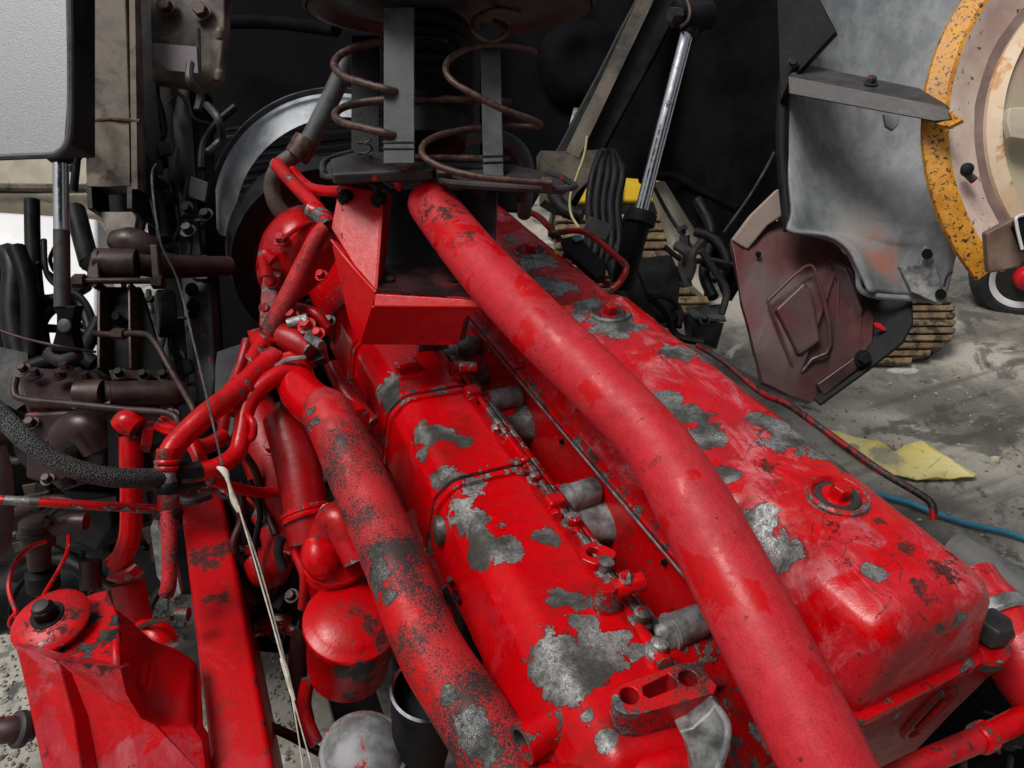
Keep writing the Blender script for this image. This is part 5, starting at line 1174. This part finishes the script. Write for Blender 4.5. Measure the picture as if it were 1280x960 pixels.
# ------------------------------------------------------------------ things seen through the gap
hb = thing('hose_bundle', 'bundle of black hoses hanging in the gap behind the rocker covers', 'hose bundle', P(745, 310, 2.3))
for k, (dx, r) in enumerate(((0, 5), (9, 6), (18, 5), (27, 5.5), (36, 5))):
    ob('hose', tp([(752 + dx * .4, 190, 2.35 + k * .02), (742 + dx, 215, 2.32), (736 + dx, 255, 2.3), (738 + dx, 300, 2.28), (730 + dx, 335, 2.25)], r, n=10), M['rubber'], hb)
h = ob('yellow_cable', tp([(734, 170, 2.3), (730, 195, 2.3), (722, 218, 2.3), (713, 245, 2.3), (714, 268, 2.28), (724, 285, 2.25)], 1.7, n=8), M['cablejacket']); tag(h, 'thin dull yellow cable hanging below the cab arm', 'cable')
be = thing('lower_linkage', 'black steel linkage and blocks in the gap under the cab', 'linkage', P(830, 430, 2.3))
for pts, m in (([(790, 325, 2.3), (840, 318, 2.3), (850, 345, 2.3), (846, 400, 2.25), (812, 410, 2.25), (790, 380, 2.25)], 'dark'), ([(780, 350, 2.2), (800, 345, 2.2), (830, 420, 2.1), (805, 420, 2.1)], 'black'), ([(846, 330, 2.32), (870, 330, 2.32), (868, 342, 2.32), (846, 344, 2.32)], 'black')):
    ob('link_plate', lumpy(dense(slab(pts, .05), 2), .006, 12), M[m], be, bevel=.006)
for pts, r in (([(760, 300, 2.3), (785, 330, 2.25), (800, 370, 2.2), (806, 420, 2.15)], 8), ([(872, 250, 2.5), (890, 290, 2.45), (880, 340, 2.4), (892, 372, 2.35)], 7), ([(870, 290, 2.45), (895, 300, 2.4), (910, 330, 2.35), (890, 350, 2.35)], 6), ([(766, 330, 2.2), (780, 370, 2.15), (800, 400, 2.1)], 10), ([(690, 240, 2.4), (705, 262, 2.36), (728, 270, 2.34)], 9)):
    ob('link_hose', tp(pts, r, n=10), M['rubber'], be)
bxx = thing('grey_box', 'open topped black box with grey lid edge beyond the rocker cover', 'box', P(885, 440, 2.35))
ob('box_side', slab([(860, 392, 2.3), (905, 404, 2.3), (896, 436, 2.3), (866, 425, 2.3)], .08), M['dark'], bxx)
ob('box_lid', slab([(858, 384, 2.32), (900, 380, 2.42), (908, 400, 2.3), (870, 396, 2.28)], .008), M['strap'], bxx)
pp_ = thing('pale_fairing', 'dirty off white fairing leaning in the gap beyond the strut', 'fairing', P(855, 370, 2.75))
ob('panel_sheet', lumpy(dense(slab([(816, 228, 2.8), (862, 224, 2.85), (868, 262, 2.85), (880, 370, 2.7), (862, 352, 2.72), (845, 312, 2.75)], .03), 4), .012, 6), M['cream'], pp_)
ob('black_strap', tp([(818, 235, 2.76), (840, 275, 2.7), (872, 318, 2.64)], 2.5, n=8), M['rubber'], pp_)
ym = thing('excavator', 'yellow excavator body glimpsed under the cab behind the strut', 'excavator', PZ(785, 398, 0))
ob('body_panel', slab([(700, 160, 4.9), (900, 160, 4.9), (890, 252, 4.9), (700, 256, 4.9)], .5), M['yellow'], ym, bevel=.03)
ob('panel_seam', slab([(777, 200, 4.88), (779, 200, 4.88), (778, 256, 4.88), (776, 256, 4.88)], .06), M['dark'], ym)
ob('lower_frame', slab([(690, 258, 4.8), (910, 254, 4.8), (910, 268, 4.8), (690, 272, 4.8)], .6), M['dark'], ym)
tr2 = []
for i in range(11):
    y = 268 + i * 11.5
    ob('track_pad', slab([(694, y, 4.72 - i * .036), (888, y - 2, 4.72 - i * .036), (888, y + 8.0, 4.71 - i * .036), (694, y + 9, 4.71 - i * .036)], .09), M['track'], ym, bevel=.012)
ob('track_core', slab([(696, 268, 4.8), (886, 268, 4.8), (886, 396, 4.38), (696, 396, 4.38)], .3), M['dark'], ym)
ct = thing('crawler_track', 'muddy brown crawler track of ribbed pads on the concrete', 'crawler track', PZ(1150, 450, 0))
for i in range(9):
    y = 372 + i * 9.4; x1 = 1196 - max(0, i - 4) ** 2 * 3.4 - (3 if i == 0 else 0); x0 = 1060
    d = 3.98 - i * .012
    ob('track_pad', lumpy(dense(slab([(x0, y, d), (x1, y - 1, d), (x1 - 2, y + 6.6, d - .01), (x0, y + 7.4, d - .01)], .10), 1), .004, 6), M['track'], ct, bevel=.008)
ob('track_core', slab([(1062, 372, 4.06), (1188, 372, 4.06), (1184, 425, 4.0), (1160, 448, 3.95), (1062, 458, 3.93)], .3), M['dark'], ct)
cw_ = thing('car_wheel', 'parked car wheel with white rim and red hub at the right edge', 'wheel', PZ(1270, 400, 0))
dW = dep(PZ(1270, 396, 0)) - .02
c0 = P(1280, 340, dW); axw = (-FW + RT * -.12 + UP * -.45).normalized(); axw = Vector((axw.x, axw.y, 0)).normalized(); axw = (axw - RT * .2).normalized(); axw.z = 0; axw.normalize()
k = dW / F
ob('tyre', lathe(c0, axw, [(-.10, 30 * k), (-.11, 50 * k), (-.08, 58 * k), (0, 60 * k), (.06, 58 * k), (.09, 52 * k), (.09, 44 * k), (.07, 40 * k)], n=48), M['tyre'], cw_)
ob('rim', ringlathe(c0, axw, [(.06, 41 * k), (.085, 41 * k), (.08, 36 * k), (.05, 29 * k), (.03, 29 * k)], n=48), M['white'], cw_)
ob('rim_disc', lathe(c0, axw, [(.0, 31 * k), (.045, 31 * k), (.055, 20 * k)], n=36), M['channel'], cw_)
ob('hub', lathe(c0, axw, [(.05, 16 * k), (.10, 15 * k), (.13, 11 * k), (.14, 4 * k)], n=28), M['brightred'], cw_)
# on the ground
q = [(1025, 536), (1046, 541), (1067, 548), (1099, 554), (1117, 566), (1136, 556), (1152, 551), (1180, 570), (1220, 595), (1216, 599), (1146, 601), (1111, 596), (1083, 582), (1060, 566), (1042, 552)]
b = bmesh.new(); b.faces.new([b.verts.new(PZ(x, y, .012)) for x, y in q]); bmesh.ops.triangulate(b, faces=b.faces[:])
for _ in range(4): bmesh.ops.subdivide_edges(b, edges=b.edges[:], cuts=1)
for v in b.verts: v.co.z += .020 * abs(mnoise.noise(v.co * 6)) + .006 * mnoise.noise(v.co * 22) + .006
mcard = N('stained_yellow_sheet')
def mk_card(s):
    a = s.noise(5, 6, .6, .3); col = s.mix(s.step(a, .3, .7), (.86, .72, .20), (.92, .82, .40))
    st = s.blobs([(PZ(1108, 572, .02), .10), (PZ(1095, 590, .02), .06), (PZ(1066, 560, .02), .04)]); col = s.mix(s.step(s.math('MULTIPLY_ADD', s.noise(12, 7, .65, .5), 1.2, st), .75, 1.15, 0, .85), col, (.36, .33, .27))
    col = s.mix(s.math('MULTIPLY', s.step(s.noise(26, 6, .7, .3, off=3), .60, .66), .7), col, (.16, .12, .06))
    s.bump(s.noise(40, 4, .6), .3, .01); return s.fin(col, .65)
M['card'] = mk_card(mcard)
h = ob('yellow_sheet', b, M['card']); tag(h, 'crumpled yellow sheet lying on the concrete right of engine', 'sheet'); md = h.modifiers.new('solid', 'SOLIDIFY'); md.thickness = .004
h = ob('blue_hose', tube([PZ(x, y, .02) for x, y in ((960, 560), (1040, 596), (1100, 618), (1140, 630), (1170, 642), (1215, 656), (1260, 666), (1340, 690), (1480, 705), (1640, 690))], .012, n=12), M['bluehose']); tag(h, 'light blue hose lying across the concrete at the right', 'hose')
h = ob('black_cable', tube([PZ(x, y, .01) for x, y in ((1090, 660), (1190, 690), (1230, 702), (1262, 716), (1340, 750), (1480, 800))], .010, n=8), M['rubber']); tag(h, 'black cable on the ground near the exhaust coupling', 'cable')
for i, (x, y, r) in enumerate(((1243, 576, .018),)):
    p = PZ(x, y, .005); b = bmesh.new(); bmesh.ops.create_icosphere(b, subdivisions=2, radius=r, matrix=Matrix.Translation(p)); lumpy(b, r * .5, 30, i)
    h = ob('pebble', b, M['cream']); tag(h, 'small pale stone on the stained concrete', 'stone')

# ------------------------------------------------------------------ left background
pv = thing('pale_vehicle', 'dirty cream vehicle body behind the tilt cylinder at the left', 'vehicle', PZ(60, 250, 0))
ob('body_side', lumpy(dense(slab([(-60, 180, 3.6), (215, 180, 3.7), (215, 236, 3.7), (-60, 236, 3.6)], .4), 2), .01, 2), M['cream'], pv, bevel=.02)
ob('trim_strip', slab([(-60, 228, 3.55), (215, 230, 3.65), (215, 238, 3.65), (-60, 236, 3.55)], .05), M['rust'], pv, bevel=.008)
ob('lower_body', lumpy(dense(slab([(-60, 238, 3.62), (215, 240, 3.72), (215, 266, 3.72), (110, 270, 3.7), (60, 258, 3.66), (-60, 258, 3.62)], .3), 2), .02, 4), M['cream'], pv, bevel=.02)
ob('glare_panel', lumpy(dense(slab([(-60, 262, 3.5), (122, 272, 3.55), (122, 455, 3.2), (-60, 450, 3.2)], .2), 2), .01, 2), M['white'], pv, bevel=.02)  # white panel painted in place of the overexposed brightness behind
lb = thing('hose_cluster', 'tangle of black hoses and brackets at the left edge', 'hoses', P(20, 450, 1.9))
for pts, r, m in (([(40, 250, 1.9), (42, 330, 1.88), (52, 420, 1.84), (60, 470, 1.8)], 9, 'dark'), ([(8, 318, 1.85), (20, 335, 1.83), (18, 400, 1.8), (30, 460, 1.78)], 16, 'dark'), ([(20, 310, 1.82), (36, 360, 1.8), (38, 430, 1.78), (35, 480, 1.75)], 11, 'black'), ([(55, 300, 1.9), (58, 340, 1.86), (75, 360, 1.82), (100, 370, 1.8), (115, 395, 1.8), (118, 430, 1.8)], 3.5, 'rubber'), ([(-20, 405, 1.6), (20, 420, 1.6), (70, 432, 1.58), (120, 440, 1.62)], 1.8, 'brownpipe'),
                  ([(-2, 335, 1.9), (2, 420, 1.85), (0, 520, 1.8)], 20, 'black'), ([(92, 150, 1.8), (100, 190, 1.8), (112, 175, 1.8), (108, 130, 1.8), (95, 118, 1.8)], 3, 'rubber'), ([(110, 180, 1.85), (96, 200, 1.85), (88, 215, 1.85)], 4, 'rubber'), ([(28, 370, 1.86), (60, 375, 1.84), (96, 372, 1.84), (116, 420, 1.8)], 7, 'dark'), ([(94, 262, 1.95), (104, 300, 1.9), (112, 330, 1.85)], 12, 'dark'), ([(175, 170, 1.95), (184, 215, 1.95), (182, 260, 1.95), (176, 290, 1.93)], 4, 'rubber'), ([(190, 225, 2.0), (200, 262, 1.98), (206, 300, 1.95)], 9, 'dark'), ([(24, 465, 1.7), (60, 452, 1.7), (100, 446, 1.7), (118, 455, 1.7)], 10, 'dark'), ([(100, 470, 1.7), (105, 440, 1.75), (125, 400, 1.8)], 9, 'rubber'), ([(90, 95, 1.85), (98, 160, 1.85), (92, 240, 1.85)], 5, 'dark')):
    ob('hose', tp(pts, r, n=10), M[m], lb)
ob('bracket_block', lumpy(dense(slab([(-10, 430, 1.7), (35, 440, 1.7), (38, 500, 1.65), (20, 512, 1.64), (-10, 500, 1.66)], .06), 2), .008, 10), M['dark'], lb)
ob('gap_plate', slab([(90, -60, 2.0), (118, -60, 2.0), (122, 150, 2.0), (100, 190, 2.0), (90, 120, 2.0)], .02), M['dark'], lb)
ob('gap_plate', slab([(165, -60, 2.05), (188, -60, 2.05), (196, 130, 2.05), (220, 300, 2.0), (186, 300, 2.0), (174, 160, 2.05)], .02), M['black'], lb)
bt = thing('grey_bottle', 'pale grey plastic bottle end at the left edge', 'bottle', P(-10, 690, 1.35))
ob('bottle_body', tp([(-18, 560, 1.35, 22), (-14, 600, 1.35, 26), (-14, 660, 1.35, 26), (-16, 690, 1.35, 20), (-18, 700, 1.35, 8)], 26, n=24), M['rubberg'], bt)
# dark running gear low behind the rail so the bay reads closed
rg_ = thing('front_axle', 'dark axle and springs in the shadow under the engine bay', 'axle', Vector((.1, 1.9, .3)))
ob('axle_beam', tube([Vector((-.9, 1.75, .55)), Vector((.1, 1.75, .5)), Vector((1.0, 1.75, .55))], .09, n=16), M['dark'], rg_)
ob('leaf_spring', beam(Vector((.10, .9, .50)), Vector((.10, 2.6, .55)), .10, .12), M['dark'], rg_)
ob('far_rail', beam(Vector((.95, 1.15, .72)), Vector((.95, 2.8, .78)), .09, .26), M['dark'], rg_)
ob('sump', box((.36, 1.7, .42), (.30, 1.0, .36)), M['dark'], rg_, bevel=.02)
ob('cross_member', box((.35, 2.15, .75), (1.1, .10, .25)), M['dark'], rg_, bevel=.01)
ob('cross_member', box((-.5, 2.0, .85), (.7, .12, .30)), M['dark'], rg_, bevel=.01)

# loose grit on the yard where it shows between the parts
bm = bmesh.new()
for k in range(900):
    z_ = random.choice(((0, 60, 790, 960), (318, 385, 815, 960), (165, 232, 745, 800), (1000, 1280, 440, 760), (1000, 1280, 470, 720), (1180, 1280, 690, 780)))
    p = PZ(random.uniform(z_[0], z_[1]), random.uniform(z_[2], z_[3]), 0); r = random.choice((.004, .005, .006, .008, .012 if random.random() < .4 else .006))
    t = Matrix.Translation(p + Vector((0, 0, r * .3))) @ Matrix.Rotation(random.random() * 6, 4, Vector((random.random(), random.random(), random.random() + .1)).normalized()) @ Matrix.Diagonal((r, r * random.uniform(.6, 1), r * .6, 1))
    bmesh.ops.create_icosphere(bm, subdivisions=1, radius=1, matrix=t)
ob('gravel', bm, metal('grit', (.12, .11, .10), (.5, .47, .42), 12, .8, 0), kind='stuff', label='loose grit and small stones scattered on the concrete')

# unseen wall added behind the camera to block sky light, guessed as cargo body
cg = thing('unseen_sky_blocker', 'unseen dark grey wall added behind the engine bay to block sky light', 'light blocker', Vector((.3, -1.6, 1.0)))
mcg = metal('weathered_dark_panel_paint', (.025, .027, .03), (.05, .053, .057), 3, .6, .0, spec=.2)
ob('front_wall', box((.3, -1.30, 2.55), (2.6, .08, 3.1)), mcg, cg, bevel=.01)
for i in range(7): ob('wall_rib', box((-.8 + i * .37, -1.235, 2.55), (.05, .05, 3.0)), mcg, cg, bevel=.006)
ob('floor_bearer', box((.3, -1.5, .95), (2.4, .3, .14)), M['dark'], cg, bevel=.006)

# crowded dark hoses, lines, clips and brackets deep in the bay, each where something dark shows in the gaps
rnd = random.Random(11)
def clutter(n, x0, x1, y0, y1, d0, d1, mats, par, rmax=9):
    for k in range(n):
        x, y = rnd.uniform(x0, x1), rnd.uniform(y0, y1); d = rnd.uniform(d0, d1); kind = rnd.random(); m = M[rnd.choice(mats)]
        if kind < .55:
            a = rnd.uniform(0, 2 * pi); L = rnd.uniform(25, 70); pts = [(x, y, d)]
            for q in range(3):
                a += rnd.uniform(-.9, .9); x += cos(a) * L / 2; y += sin(a) * L / 2; pts.append((x, y, d + rnd.uniform(-.03, .03)))
            ob('line', tp(pts, rnd.choice((1.8, 2.5, 3.5, 5, rmax)), n=8), m, par)
        elif kind < .8:
            ob('hex_bolt', hexbolt(P(x, y, d), -FW + UP * rnd.uniform(0, .8) + RT * rnd.uniform(-.5, .5), rnd.uniform(.008, .014), rnd.uniform(.01, .02)), m, par)
        else:
            w_, h_ = rnd.uniform(8, 22), rnd.uniform(8, 22); t = rnd.uniform(-.5, .5)
            q = [(x + w_ * cos(t + b_) * 1.2, y + h_ * sin(t + b_), d) for b_ in (.6, 2.4, 3.8, 5.6)]
            ob('bracket', slab(q, .02), m, par, bevel=.003)
clutter(46, 20, 235, 500, 740, 1.66, 1.85, ('dark', 'plate', 'darkred', 'brownpipe', 'grimered', 'rubber', 'plate'), ig)
clutter(34, 262, 375, 560, 800, 1.58, 1.70, ('grimered', 'reddark', 'darkred', 'reddark', 'dark', 'plate'), ig)
clutter(9, 5, 120, 330, 470, 1.84, 1.95, ('dark', 'plate', 'rubber', 'brownpipe'), lb, 7)
clutter(22, 185, 270, 130, 470, 1.92, 2.0, ('dark', 'plate', 'rubber', 'channel'), fs, 5)
clutter(22, 695, 890, 270, 420, 2.15, 2.4, ('dark', 'plate', 'rubber', 'plate', 'channel'), be, 7)
clutter(14, 545, 640, 720, 860, 1.24, 1.34, ('grimered', 'reddark', 'dark', 'plate'), eng, 6)
clutter(10, 1180, 1270, 850, 950, 1.14, 1.25, ('dark', 'plate', 'grimered'), rg_, 8)
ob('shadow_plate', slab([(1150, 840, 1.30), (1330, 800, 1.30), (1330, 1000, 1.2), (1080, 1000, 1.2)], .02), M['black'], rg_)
